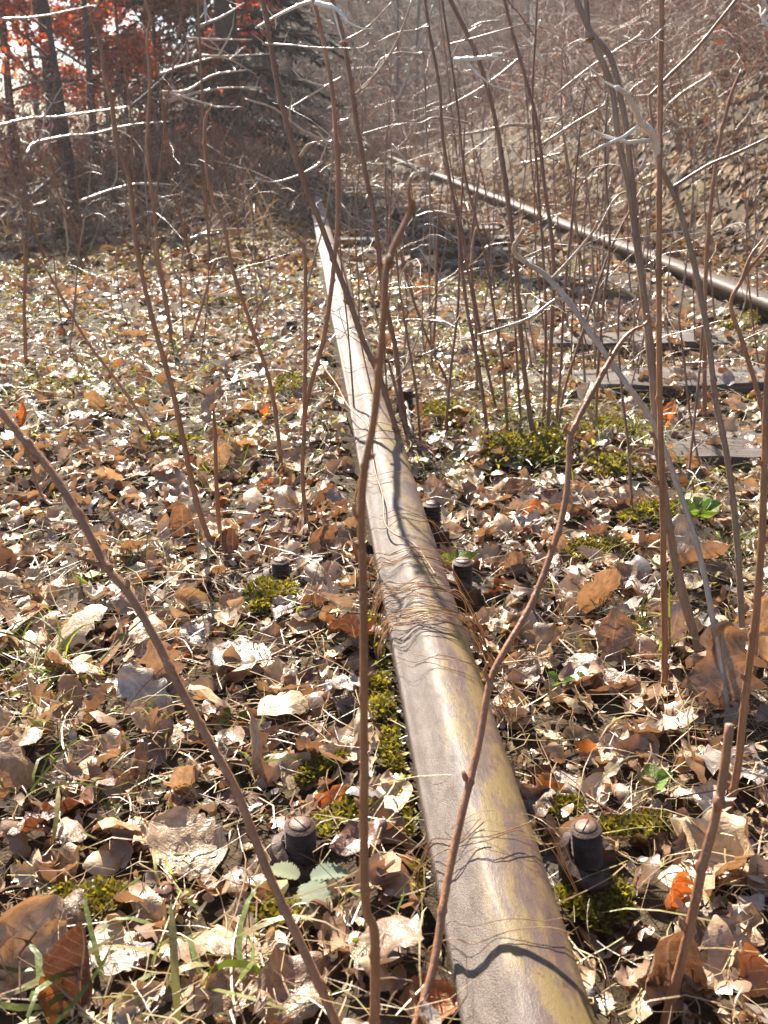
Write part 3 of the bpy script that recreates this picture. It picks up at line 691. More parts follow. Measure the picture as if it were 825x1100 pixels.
# ------------------------------------------------------------------ shoots and saplings
def spurs(m, pts, rad, n):
    for _ in range(n):
        i = random.randint(1, len(pts) - 2); d = (pts[i + 1] - pts[i - 1]).normalized(); s = Vector((random.uniform(-1, 1), random.uniform(-1, 1), random.uniform(-.6, 1))); s = (s - d * s.dot(d)).normalized()
        v = (d * random.uniform(.4, 1.1) + s).normalized(); l = rad[i] * random.uniform(8, 34); q = pts[i].copy(); T = [q.copy()]
        for k in range(3): q = q + v * l / 3; v = (v + Vector((random.uniform(-.4, .4), random.uniform(-.4, .4), random.uniform(-.2, .4)))).normalized(); T.append(q.copy())
        m.tube(T, [rad[i] * .6, rad[i] * .5, rad[i] * .4, rad[i] * .15], 5, False)
STEMS = []                                     # traced stems: (pixel points, 3-D points) so that twigs can be rooted on them
def stem_pts(px, dy, y0=None, lift=-.02, up=True):
    px = [tuple(map(float, p)) for p in px]
    b = ghit(*px[0]) if y0 is None else at_y(px[0][0], px[0][1], y0)
    L = [0]
    for a, c in zip(px, px[1:]): L.append(L[-1] + math.hypot(c[0] - a[0], c[1] - a[1]))
    P = [at_y(p[0], p[1], b.y + dy * l / L[-1]) for p, l in zip(px, L)]
    if y0 is None: P[0] = b
    if up and px[-1][1] <= 6: P.append(P[-1] + (P[-1] - P[-2]).normalized() * random.uniform(.25, .6))
    return P, px
def stem_geo(P, r0, r1, node=.07, knob=1.3, sides=7):
    """smooth tapering stem with a slight kink and a swollen node every few centimetres"""
    C = catmull(P, 6); out, rad = [], []; L = 0; tot = sum((b - a).length for a, b in zip(C, C[1:])); nxt = node * random.uniform(.5, 1.3)
    for i, p in enumerate(C):
        if i: L += (C[i] - C[i - 1]).length
        t = L / tot; r = r0 + (r1 - r0) * t ** .85
        if L > nxt and i < len(C) - 1:
            k = Vector((random.uniform(-1, 1), random.uniform(-1, 1), 0)) * r * .35
            d = (C[i + 1] - C[i]).normalized()
            out += [p - d * r * 1.1 + k * .4, p + k, p + d * r * 1.1 + k * .4]; rad += [r * 1.02, r * knob, r]; nxt = L + node * random.uniform(.6, 1.5)
        else: out.append(p); rad.append(r * random.uniform(.97, 1.03))
    return out, rad
def bud(parent, p, d, r, loc):
    m = MB(); d = d.normalized(); m.tube([p, p + d * r * 1.2, p + d * r * 2.6, p + d * r * 4], [r * .7, r * 1.05, r * .75, r * .1], 6); return m.obj('bud', M['stem'], parent, loc)
def spur_stem(root, pts, rad, base, n):
    m = MB()
    for _ in range(n):
        i = random.randint(len(pts) // 3, len(pts) - 2); q = pts[i].copy(); b = random.uniform(0, 6.28); e = random.uniform(.1, 1.0); L = random.uniform(.08, .3); T = [q.copy()]
        for k in range(5): q = q + Vector((math.cos(b) * math.cos(e), math.sin(b) * math.cos(e), math.sin(e))) * L / 5; e += random.uniform(-.45, .2); b += random.uniform(-.5, .5); T.append(q.copy())
        r = min(rad[i] * .55, .0022); m = MB(); m.tube(T, [r, r * .95, r * .8, r * .65, r * .5, r * .2], 4, False); m.obj('side_twig', M[random.choice(('twigpale', 'stemdark', 'stemgrey'))], root, base)
def sapling(px, w0, w1, label, dy=0.0, y0=None, group='woody shoots growing through the old track', mat='stem', buds=0, node=.07, twigs=(), sink=True, up=True, knob=1.35, name='sapling', twiggy=0):
    P, px = stem_pts(px, dy, y0, up=up); base = P[0].copy(); STEMS_P = P[:]
    if sink: P = [P[0] - Vector((0, 0, .03))] + P
    if mat == 'stemdark': w0 *= .84; w1 *= .8
    r0 = w0 * mpp(base) / 2; r1 = w1 * mpp(STEMS_P[-1]) / 2
    pts, rad = stem_geo(P, r0, r1, node, knob)
    if px[-1][1] > 6 and w1 < 9:
        n_ = len(rad); k_ = max(3, n_ // 7)
        for i_ in range(k_): rad[n_ - 1 - i_] *= .3 + .7 * (i_ / k_) ** .7
    root = empty(name, base); tag(root, label, 'sapling', group)
    m = MB(); m.tube(pts, rad); m.obj('stem', M[mat], root, base)
    n = len(pts)
    for k in range(buds):
        i = int(n * (.25 + .7 * (k + .5) / buds)); i = min(i, n - 2); t = (pts[i + 1] - pts[i - 1]).normalized()
        s = Vector((1 if k % 2 else -1, random.uniform(-.6, .6), .2)); s = (s - t * s.dot(t)).normalized()
        bud(root, pts[i] + s * rad[i] * .8, s * .6 + t, rad[i] * .62, base)
    for (q, wa, wb) in twigs:
        q = [tuple(map(float, z)) for z in q]
        j = min(range(n), key=lambda i: (lambda c: (c[0] - q[0][0]) ** 2 + (c[1] - q[0][1]) ** 2)(proj(pts[i])))
        y = pts[j].y; T = [pts[j]] + [at_y(a, b, y - .01 * i) for i, (a, b) in enumerate(q[1:])]
        tp, tr = stem_geo(T, wa * mpp(pts[j]) / 2, wb * mpp(pts[j]) / 2, .04, 1.2); m = MB(); m.tube(tp, tr, 6); m.obj('side_twig', M[mat], root, base)
    if twiggy: spur_stem(root, pts, rad, base, twiggy)
    STEMS.append((px, STEMS_P[:len(px)], root, base)); return root
RMT = RM.transposed()
def proj(p):
    d = RMT @ (Vector(p) - CAM); return (412.5 - F * d.x / d.z, 550 + F * d.y / d.z) if d.z < 0 else (-9999, -9999)

A = sapling([(402, 1128), (403, 1060), (402, 1000), (393, 975), (391, 900), (391, 800), (391, 700), (390, 620), (388, 562), (391, 510), (401, 455), (408, 390), (413, 330), (415, 292), (424, 264), (440, 228), (439, 205), (441, 190)],
    12, 7.5, 'tall brown shoot with knobbly tip standing in front of the rail, nearest the camera', -.02, buds=7, node=.06, twigs=[([(388, 562), (381, 552), (380, 541)], 5, 2), ([(440, 228), (445, 223), (444, 214)], 5, 3)], knob=1.3)
B = sapling([(380, 1140), (358, 1092), (335, 1040), (310, 986), (284, 928), (255, 852), (225, 797), (195, 742), (170, 692), (140, 640), (115, 610), (98, 578), (80, 545), (50, 500), (20, 465), (-2, 438), (-20, 420)],
    11, 9, 'long shoot leaning left across the lower left with a bare side spur', .28, buds=3, twigs=[([(115, 612), (98, 604), (80, 597)], 6, 3), ([(22, 470), (34, 500), (40, 522), (52, 540), (66, 541)], 5, 3)])
C_ = sapling([(440, 1128), (447, 1100), (466, 1036), (480, 950), (495, 880), (514, 800), (525, 738), (537, 708), (570, 650), (590, 600), (606, 545), (611, 500), (614, 466), (640, 415), (665, 371), (680, 355), (694, 349)],
    10, 6, 'orange-brown nodding shoot crossing in front of the rail and bending over at its tip', .4, buds=5, twigs=[([(525, 735), (521, 723), (524, 712)], 6, 3), ([(612, 466), (607, 462), (610, 455)], 6, 3), ([(692, 349), (697, 344), (695, 338)], 5, 3)])
sapling([(712, 1110), (725, 1060), (740, 1000), (755, 930), (768, 880), (776, 840), (784, 778)], 12, 10, 'short thick cut stem with a pale broken top at lower right', .06, buds=2, up=False)
sapling([(783, 872), (793, 820), (800, 752), (808, 690), (813, 650), (818, 580), (821, 500), (823, 440), (826, 380), (830, 320)], 9, 7, 'straight brown shoot at the right edge rising behind the cut stem', .05, buds=4)
sapling([(756, 716), (748, 690), (730, 630), (717, 555), (709, 500), (704, 450), (697, 370), (693, 330), (684, 262), (675, 200), (664, 150), (657, 95), (640, 50), (618, -4)], 8.5, 5.5,
    'left stem of the tall double shoot right of centre, pale edged, reaching the top', .1, mat='stemgrey', buds=3)
sapling([(752, 704), (746, 680), (728, 610), (716, 545), (708, 480), (700, 380), (695, 340), (684, 250), (674, 150), (668, 112), (656, 62), (632, 30), (629, -3)], 8, 5,
    'right stem of the tall double shoot right of centre, touching its twin', .12, mat='stemgrey')
sapling([(713, 745), (714, 690), (713, 620), (711, 520), (709, 440), (708, 366), (708, 250), (709, 120), (711, -4)], 7, 5, 'perfectly straight reddish brown shoot right of centre running out of the top', .06, buds=3)
sapling([(797, 740), (796, 650), (789, 552), (780, 485), (768, 426), (762, 372), (750, 302), (737, 250), (727, 215), (709, 178), (703, 150), (697, 104)], 7.5, 5.5, 'grey shoot arching left high up, beside the straight reddish shoot', .1, mat='stemgrey', buds=2,
    twigs=[([(728, 200), (760, 178), (790, 165), (826, 148)], 4, 3), ([(697, 104), (720, 80), (750, 50), (792, -2)], 4, 3)])
sapling([(782, 770), (777, 732), (757, 619), (737, 548), (707, 466), (690, 436), (672, 411), (640, 366), (617, 332), (600, 311), (583, 293), (566, 283), (553, 276)], 6, 6, 'pale kinked shoot slanting up left across the double shoot to a blunt end', .25, mat='twigpale', up=False,
    twigs=[([(617, 333), (600, 321), (570, 341), (540, 352), (513, 360)], 4, 2.5), ([(594, 300), (620, 270), (636, 250), (642, 238)], 4, 2.5), ([(566, 283), (552, 270), (556, 258), (563, 246)], 5, 4)])
sapling([(808, 740), (813, 666), (820, 566), (822, 480), (817, 433), (797, 366), (785, 327), (797, 300), (806, 276), (820, 256)], 7, 4, 'forked shoot at the right edge crossing in front of the far rail', .15, twigs=[([(797, 300), (808, 285), (826, 264)], 4, 3)])
sapling([(757, 440), (757, 340), (760, 260), (770, 170), (783, 110), (796, 74)], 5, 4, 'slim curved shoot standing before the right bank, leaning right', .1)
# left side
sapling([(231, 596), (228, 586), (213, 546), (200, 489), (187, 426), (170, 366), (160, 327), (150, 283), (143, 240), (138, 190), (125, 153), (120, 110), (112, 80), (108, 50), (96, 15)], 7, 5, 'long thin shoot on the left curving up to the top left', .15, buds=3)
sapling([(238, 590), (233, 533), (231, 470), (229, 432)], 6, 4, 'short thin shoot on the left with a brown leaf caught on top', 0, up=False)
px_leaf(227, 424, 30, 'round', 'crumpled', 'brown', 'brown leaf caught on the top of a short thin shoot', .6, .4)
LEAFM_last = [o for o in COL.objects if o.name.startswith('fallen_leaf')][-1]; LEAFM_last.location = STEMS[-1][1][-1] + Vector((0, 0, .004))
sapling([(303, 516), (299, 470), (290, 412), (270, 350), (250, 290), (240, 240), (225, 200), (220, 135), (228, 112)], 5, 4, 'thin shoot left of the rail with a bent tip', .1)
sapling([(331, 576), (325, 516), (327, 449), (328, 366), (328, 317), (326, 267), (307, 247)], 5, 4, 'thin upright shoot close to the left side of the rail', .05)
sapling([(323, 470), (333, 416), (347, 366), (355, 317), (360, 270), (363, 233), (362, 167), (357, 100), (347, 43), (336, -3)], 5.5, 4.5, 'slim shoot crossing the far end of the rail', .15)
sapling([(173, 482), (133, 419), (93, 366), (45, 280)], 4, 3, 'thin shoot slanting up left in the left middle ground', .1)
sapling([(203, 370), (215, 335), (228, 290), (242, 250)], 3.5, 2.5, 'very thin shoot slanting right, left of the rail far end', .05)
sapling([(28, 395), (26, 330), (27, 285), (24, 250)], 5, 3, 'stubby shoot at the far left edge of the clearing', 0)
sapling([(184, 375), (180, 330), (171, 285), (166, 230), (158, 160), (161, 90), (158, 40), (162, 20), (157, 3)], 4, 3, 'thin wavy shoot in front of the red-leaved trees', .1)
# middle
sapling([(441, 512), (425, 460), (408, 406), (390, 366), (375, 322), (358, 278), (342, 234), (328, 200), (315, 157), (300, 100), (290, 43), (282, -4)], 8, 7, 'stout brown shoot leaning left over the rail to the top left', .12, buds=3, mat='stemdark')
sapling([(438, 470), (430, 420), (424, 370), (412, 317), (408, 283), (402, 233), (393, 187), (383, 133), (375, 77), (367, 33), (356, -4)], 7, 6, 'brown shoot right of the rail rising behind the knobbly tip', .12, buds=2, mat='stemdark')
sapling([(524, 470), (515, 400), (502, 333), (495, 277), (492, 240), (482, 187), (475, 143), (472, 93), (462, 40), (456, -4)], 5, 4, 'slim shoot left in the stem clump, slightly bowed', .2, mat='stemdark')
sapling([(574, 478), (567, 430), (560, 366), (555, 300), (548, 235), (543, 193), (533, 133), (520, 83), (508, 50), (482, -4)], 6.5, 5, 'thickest dark shoot of the clump, curving left to the top', .2, mat='stemdark')
sapling([(588, 475), (590, 430), (592, 366), (595, 300), (592, 250), (585, 200), (577, 133), (567, 93), (549, 30), (541, -4)], 5.5, 4, 'dark shoot right in the clump, bowed and reaching the top', .2, mat='stemdark')
CL = 'in the stem clump between the rails'
for (q, a, b, lab) in [
    ([(545, 470), (541, 400), (530, 330), (520, 270), (500, 190), (492, 120), (484, 60), (474, -3)], 4, 2.5, 'slender shoot near the left of the clump ' + CL[3:]),
    ([(560, 470), (556, 400), (552, 330), (546, 260)], 4, 2.5, 'short shoot in the middle of the stem clump'),
    ([(583, 462), (586, 380), (585, 300), (578, 200), (572, 110), (575, 40), (577, -3)], 4, 2.5, 'upright shoot in the heart of the stem clump'),
    ([(596, 470), (602, 400), (606, 320), (614, 240), (622, 150), (632, 80)], 4, 2.5, 'shoot leaning right out of the stem clump'),
    ([(535, 450), (520, 380), (504, 300), (492, 230), (470, 150)], 4, 3, 'shoot leaning left out of the stem clump'),
    ([(600, 462), (606, 420), (628, 350), (655, 270), (690, 200)], 4, 3, 'thin shoot slanting far right from the clump'),
    ([(478, 470), (484, 400), (492, 330), (494, 260), (497, 190), (500, 110)], 4, 2.5, 'shoot standing left of the stem clump beside the rail'),
    ([(452, 482), (447, 420), (437, 360), (428, 300), (424, 240)], 4, 2.5, 'shoot by the right side of the rail behind the nodding tip'),
    ([(490, 430), (462, 370), (440, 310), (425, 250)], 4, 3, 'shoot leaning left towards the rail, mid distance'),
    ([(442, 490), (428, 430), (415, 380)], 6, 4, 'stubby thick shoot at the right foot of the rail'),
    ([(463, 400), (468, 330), (470, 250), (476, 190)], 4, 3, 'slim straight shoot far up between the rails'),
    ([(512, 430), (511, 350), (506, 270), (515, 180)], 4, 3, 'pale slim shoot left behind the clump'),
    ([(640, 466), (642, 400), (648, 330), (655, 260), (650, 170), (652, 100)], 4, 3, 'slim shoot right of the clump before the sleepers'),
    ([(679, 556), (675, 480), (668, 420), (664, 360), (667, 300)], 4, 3, 'thin shoot standing left of the double shoot'),
    ([(755, 520), (742, 450), (735, 390), (728, 330)], 3.5, 2.5, 'thin shoot in front of the front sleeper'),
    ([(738, 525), (746, 450), (752, 390), (755, 340)], 4, 3, 'thin reddish shoot between double shoot and front sleeper')]:
    sapling(q, a, b, lab, random.uniform(.05, .3), mat='stemdark', twiggy=3)
# procedural ones: every base stands on the ground inside the patch named
def many(n, poly, dxr, top, wr, names, dyr=(.0, .4)):
    bases = sorted((random.uniform(poly[0], poly[2]), random.uniform(poly[1], poly[3])) for _ in range(n))
    for i in range(n):
        bx, by = bases[i]
        tx, ty = bx + random.uniform(*dxr), random.uniform(*top)
        k = random.uniform(-14, 14); pts = [(bx, by)] + [(bx + (tx - bx) * t + k * math.sin(t * 3.1) + random.uniform(-3, 3), by + (ty - by) * t) for t in (.25, .5, .75, 1)]
        ww = random.uniform(*wr); lean = 'leaning left' if tx - bx < -25 else 'leaning right' if tx - bx > 25 else 'upright'
        th = 'thin' if ww < 3.2 else 'slim'
        hi = 'tall' if by - ty > 200 else 'short'
        sapling(pts, ww * .7, ww * .38, '%s %s shoot %s, %s from the left %s' % (hi, th, lean, ORD[i], names), random.uniform(*dyr), node=.09, mat=random.choice(('stemdark', 'stemdark', 'stemgrey')), twiggy=random.randint(2, 5))
many(26, (450, 300, 640, 430), (-60, 45), (-5, 220), (2.6, 4.2), 'in the thicket between the rails')
many(12, (380, 300, 450, 470), (-60, 20), (60, 260), (2.6, 4.2), 'close beside the rail')
many(15, (10, 290, 330, 400), (-40, 40), (60, 270), (2.4, 3.8), 'in the left clearing')
many(14, (640, 330, 820, 440), (-40, 40), (40, 260), (2.6, 4), 'around the far rail')
many(16, (640, 190, 825, 290), (-40, 40), (20, 160), (2.2, 3.6), 'on the right bank')
many(12, (420, 225, 560, 290), (-40, 40), (20, 160), (2, 3), 'far up the track')

# bare side twigs catching the light, each rooted on the nearest stem
TW = [([(709, 178), (700, 147), (688, 132), (682, 118), (673, 100), (660, 95)], 10), ([(382, 102), (410, 72), (428, 40), (443, 0)], 4), ([(430, 104), (440, 75), (455, 40), (466, 5)], 4), ([(408, 43), (425, 37), (447, 33), (460, 27)], 3), ([(530, 57), (540, 60), (515, 63), (489, 66)], 6),
      ([(400, 75), (412, 62), (430, 56), (445, 57)], 3), ([(275, 30), (300, 15), (325, 5), (355, -2)], 5), ([(338, 2), (362, 10), (373, 23)], 7), ([(262, 108), (290, 113), (305, 123), (325, 138), (348, 152)], 3.5),
      ([(322, 167), (332, 155), (346, 150)], 3.5), ([(358, 142), (364, 130), (375, 126)], 4), ([(285, 49), (310, 50), (345, 52), (393, 51)], 2.5), ([(570, 137), (550, 134), (530, 137), (505, 143), (482, 144)], 4.5), ([(560, 175), (574, 171), (588, 168), (602, 165)], 3.5),
      ([(583, 66), (573, 50), (578, 38), (580, 20)], 5), ([(686, 187), (700, 150), (712, 120), (730, 100), (765, 78), (763, 60)], 3.5), ([(630, 295), (650, 303), (680, 320), (705, 345), (740, 370), (770, 385)], 3),
      ([(495, 392), (520, 385), (560, 389), (600, 387), (640, 380)], 3), ([(640, 356), (667, 347), (687, 323)], 3), ([(500, 130), (470, 128), (450, 131), (438, 133)], 3), ([(640, 250), (660, 210), (680, 205)], 3), ([(420, 155), (440, 175), (455, 186)], 3),
      ([(455, 120), (480, 112), (520, 90), (560, 60)], 2.5), ([(310, 118), (340, 100), (365, 85)], 3), ([(365, 45), (395, 28), (420, 2)], 3), ([(540, 20), (520, 25), (510, 27)], 3), ([(690, 155), (730, 140), (745, 137)], 3), ([(650, 110), (620, 130), (580, 155)], 3),
      ([(660, 40), (690, 45), (715, 30)], 2.5), ([(820, 20), (822, 8), (819, -2)], 5), ([(480, 70), (500, 40), (520, 25)], 2.5), ([(600, 100), (640, 70), (680, 45), (690, 35)], 2.5), ([(575, 260), (590, 235), (600, 225)], 3), ([(345, 175), (320, 190), (295, 196), (276, 190)], 3)]
def nearest_on_stems(x, y):
    best = None
    for (px, P, root, base) in STEMS:
        for a, c, Pa, Pc in zip(px, px[1:], P, P[1:]):
            vx, vy = c[0] - a[0], c[1] - a[1]; L2 = vx * vx + vy * vy + 1e-9; t = max(0, min(1, ((x - a[0]) * vx + (y - a[1]) * vy) / L2))
            d = math.hypot(a[0] + vx * t - x, a[1] + vy * t - y)
            if best is None or d < best[0]: best = (d, Pa.lerp(Pc, t), root, base)
    return best
for q, wpx in TW:
    d0 = nearest_on_stems(*q[0]); d1 = nearest_on_stems(*q[-1])
    if d1[0] < d0[0]: q = q[::-1]; d0 = d1
    p0 = d0[1]; T = [p0] + [at_y(x + random.uniform(-2, 2), y + random.uniform(-2, 2), p0.y - .03 * i) for i, (x, y) in enumerate(q)]
    if (T[0] - T[1]).length < .01: T.pop(0)
    tp, tr = stem_geo(T, wpx * mpp(p0) / 2, wpx * mpp(p0) / 2 * .4, .035, 1.4)
    m = MB(); m.tube(tp, tr, 6); spurs(m, tp, tr, random.randint(1, 4)); m.obj('side_twig', M['twigglare' if wpx >= 5 else 'twigpale'], d0[2], d0[3])  # thick twigs wear the painted sun-glare colour

# ------------------------------------------------------------------ sticks on the ground
def stick(px, wpx, label, mat='twigpale', lift=.012):
    P = []
    for (x, y) in px:
        p = ghit(x, y); p.z += lift; P.append(p)
    r = wpx * mpp(P[0]) / 2; tp, tr = stem_geo(P, r, r * .7, .05, 1.15); m = MB(); m.tube(tp, tr, 7)
    o = m.obj('fallen_stick', M[mat], None, P[0]); return tag(o, label, 'stick', 'sticks lying on the ground')
stick([(545, 552), (580, 608), (602, 642), (626, 668)], 6, 'pale straight stick lying right of the nodding shoot')
stick([(-5, 420), (30, 423), (60, 420), (80, 408)], 6, 'grey stick lying at the left edge', 'stemgrey')
stick([(147, 392), (175, 407), (205, 418), (232, 434)], 5, 'pale stick lying on the left below the thin shoots')
stick([(665, 742), (710, 785), (745, 802), (770, 805)], 4, 'thin stick lying in the shade behind the right bolt', 'stem')
stick([(748, 992), (790, 988), (826, 968)], 6, 'bent stick on the pale leaves at lower right', 'stemgrey')
stick([(610, 850), (655, 880), (690, 890)], 4, 'thin stick leading to the near right bolt', 'stem')
stick([(435, 440), (438, 460), (442, 480)], 5, 'short white stick by the right side of the rail', 'twigpale', .03)
stick([(560, 650), (590, 690), (640, 740), (690, 780)], 3, 'long thin straw-coloured twig right of the rail', 'stemgrey', .02)
stick([(170, 850), (240, 830), (300, 800), (350, 790)], 3, 'thin brown twig lying across the leaves left of the rail', 'stem', .02)
stick([(0, 745), (60, 730), (110, 700)], 4, 'twig lying by the green grass at left', 'stemgrey')
stick([(250, 740), (300, 715), (350, 690)], 4, 'dark twig below the moss mound', 'stem', .02)
stick([(60, 540), (100, 525), (150, 500)], 4, 'grey twig lying under the leaning shoot tip', 'stemgrey')

# ------------------------------------------------------------------ grass and twigs lying over the rail
def over_rail(y, n, lab, spread, hgt=.008, col='straw'):
    m = MB(); tones = []
    prof = [(.085, -.085), (.066, -.035), (.05, -.008), (.03, .001), (.0, .006), (-.028, -.004), (-.045, -.003), (-.056, -.02), (-.062, -.05), (-.058, -.08)]
    for i in range(n):
        a, b = sorted(random.sample(range(0, 10), 2));
        if b - a < 4: a, b = max(0, a - 2), min(9, b + 3)
        y0 = y + random.gauss(0, spread); sl_ = random.uniform(-.5, .25); k = hgt * random.random() ** .7
        P = [(XL + x * (1 + random.uniform(-.04, .12)), y0 + sl_ * x + random.gauss(0, .006), RT + z + k * (1 if abs(x) < .06 else 2) + random.uniform(0, .003)) for x, z in prof[a:b + 1]]
        P = catmull(P, 3); r = random.uniform(.0003, .0009); c0 = len(m.v); m.tube(P, [r] * len(P), 4, False)
        c = random.choice(((.5, .37, .22), (.4, .28, .17), (.58, .45, .3), (.26, .17, .1))); tones += [c] * (len(m.v) - c0)
    me = np_mesh('grass_tuft', m.v, np.array(m.f), tones); o = link('grass_tuft', me, M['wrap']); return tag(o, lab, 'dry grass', 'dead grass wound over the rail')
over_rail(at_z(430, 603, RT).y, 13, 'loose band of dead grass over the rail, farthest of the three', .012, .008)
over_rail(at_z(440, 640, RT).y, 20, 'thick band of dead grass wound over the rail, middle of the three', .012, .012)
over_rail(at_z(450, 672, RT).y, 24, 'band of dead grass hanging down the rail side, nearest of the three', .013, .015)
over_rail(at_z(470, 718, RT).y, 3, 'single dead grass stalks bent over the rail nearer than the bands', .01, .006)
over_rail(at_z(510, 895, RT).y, 7, 'few wiry grass stalks crossing the rail between the near bolts', .012, .012)
over_rail(at_z(545, 1000, RT).y, 2, 'single thin grass thread curved over the near end of the rail', .006, .004)
for k, yy in enumerate((320, 360, 400, 430, 470, 520, 560)): over_rail(at_z(350 + (yy - 300) * .27, yy, RT).y, 4, 'few grass threads over the rail %s' % ('beyond the bands', 'by the crossing twig', 'halfway to its far end', 'left of the knobbly shoot', 'behind the tall shoot', 'just above the bands', 'near its far end')[k], .03, .006)
P = [at_z(x, y, RT + .012 - .006 * (i % 2)) for i, (x, y) in enumerate([(349, 396), (362, 414), (374, 436), (394, 456), (398, 480), (404, 510), (411, 532), (413, 560), (422, 572), (445, 585), (458, 602), (468, 618)])]
tp, tr = stem_geo(P, .0018, .0012, .05, 1.4); m = MB(); m.tube(tp, tr, 5); tag(m.obj('thin_twig', M['stem'], None, P[0]), 'thin zigzag twig lying along the top of the rail', 'twig')

# ------------------------------------------------------------------ seedlings
def seedling(px, py, wpx, n, label, col, up=.5, h=.5, yaws=None, name='seedling', grp='green seedlings among the leaves'):
    p = ghit(px, py); s = wpx * mpp(p); p.z += .008; r = empty(name, p); tag(r, label, 'seedling', grp)
    for i in range(n):
        a = (yaws[i] if yaws else i * 6.283 / n + random.uniform(-.3, .3)); l = s * random.uniform(.5, .62)
        m = MB(); e = Vector((math.cos(a) * s * .12, math.sin(a) * s * .12, s * h)); m.tube([(0, 0, -.005), (e.x * .3, e.y * .3, s * h * .5), e], [.0012, .001, .0008], 5); m.obj('stalk', M['bolt'], r)
        me = leaf_mesh('round', 'folded', 7 + i % 2) if name == 'seedling' else berry_leaf()
        o = link('leaflet', me, M['seed'], e + Vector((math.cos(a), math.sin(a), .1)) * l * .45, r); o.scale = (l, l, l); o.rotation_euler = (random.uniform(-.2, .2), -up * random.uniform(.5, 1.2) * .6, a); o.color = (*[c * random.uniform(.85, 1.1) for c in col], 1)
    return r
def berry_leaf():
    if 'berry' not in LEAFM:
        nu, nv = 25, 9; u = np.linspace(0, 1, nu); v = np.linspace(-1, 1, nv)
        wd = .38 * np.sin(np.pi * np.clip(u * .9 + .06, 0, 1)) ** .6 * (1 + .09 * (np.arange(nu) % 2 * 2 - 1)); U, V2 = np.meshgrid(u, v, indexing='ij')
        Y = V2 * wd[:, None]; Z = .28 * np.abs(Y) + .03 * np.sin(U * 42 - np.abs(V2) * 9) * np.abs(V2) - .25 * (U - .4) ** 2
        Vx = np.stack([U - .5, Y, Z], -1).reshape(-1, 3); I = np.arange(nu * nv).reshape(nu, nv)
        me = np_mesh('leaflet', Vx, np.stack([I[:-1, :-1], I[1:, :-1], I[1:, 1:], I[:-1, 1:]], -1).reshape(-1, 4)); me.uv_layers.new(name='UVMap'); LEAFM['berry'] = me
    return LEAFM['berry']
seedling(328, 972, 72, 3, 'small strawberry plant with pale downy leaflets, in front of the near left bolt', (.44, .52, .32), .03, .35, (2.7, .15, -1.2), 'strawberry_plant', None)
seedling(492, 622, 34, 4, 'fresh green seedling beside the second right bolt', (.2, .3, .07), .8)
seedling(700, 858, 36, 4, 'bright green seedling behind the near right bolt', (.16, .28, .06), .5)
seedling(600, 748, 26, 3, 'tiny green seedling in the shade right of the nodding shoot', (.16, .28, .06), .6)
seedling(628, 745, 22, 3, 'tiny green shoot next to a shaded seedling, right of the rail', (.16, .28, .06), .9)
seedling(766, 985, 22, 3, 'tiny green seedling on the pale leaves at lower right', (.2, .3, .07), .6)
seedling(250, 790, 30, 3, 'green seedling left of the tall shoot', (.18, .28, .06), .6)
seedling(392, 1030, 24, 2, 'single green leaf at the foot of the tall shoot', (.25, .36, .06), 1.2)
seedling(565, 655, 26, 3, 'green seedling by the pale lying stick', (.15, .26, .06), .5)
seedling(750, 570, 40, 5, 'green leafy tuft in front of the front sleeper', (.14, .22, .05), .8)

# ------------------------------------------------------------------ far shrubs, trees, brushwood
def curve_tubes(P0, yaw, elev, L, r, droop, wig, seg=5):
    """many thin tapering three-sided twigs at once; returns verts, quads"""
    n = len(P0); pos = P0.copy(); a = yaw.copy(); e = elev.copy(); V = []
    for k in range(seg + 1):
        d = np.stack([np.cos(a) * np.cos(e), np.sin(a) * np.cos(e), np.sin(e)], -1); s = np.stack([-np.sin(a), np.cos(a), 0 * a], -1); u = np.cross(d, s)
        rr = (r * (1 - .75 * k / seg))[:, None]
        for j in range(3):
            an = j * 2.0944; V.append(pos + (s * math.cos(an) + u * math.sin(an)) * rr)
        pos = pos + d * (L / seg)[:, None]; e = e - droop / seg + rng.normal(0, wig, n) / seg; a = a + rng.normal(0, wig, n) / seg * 1.5
    V = np.stack(V, 1).reshape(-1, 3); m = 3 * (seg + 1)
    q = np.array([(k * 3 + j, k * 3 + (j + 1) % 3, (k + 1) * 3 + (j + 1) % 3, (k + 1) * 3 + j) for k in range(seg) for j in range(3)])
    return V, (q[None] + (np.arange(n) * m)[:, None, None]).reshape(-1, 4), m
mb, n_, l_, b_ = new_mat('brush_bark'); vc = n_.new('ShaderNodeVertexColor'); vc.layer_name = 'tone'; l_.new(vc.outputs[0], b_.inputs['Base Color']); setp(b_, Roughness=.55, Specular_IOR_Level=.35); M['brush'] = mb
BR = np.array([(.14, .062, .038), (.19, .09, .052), (.11, .052, .036), (.22, .135, .09), (.17, .06, .034), (.2, .075, .04)])
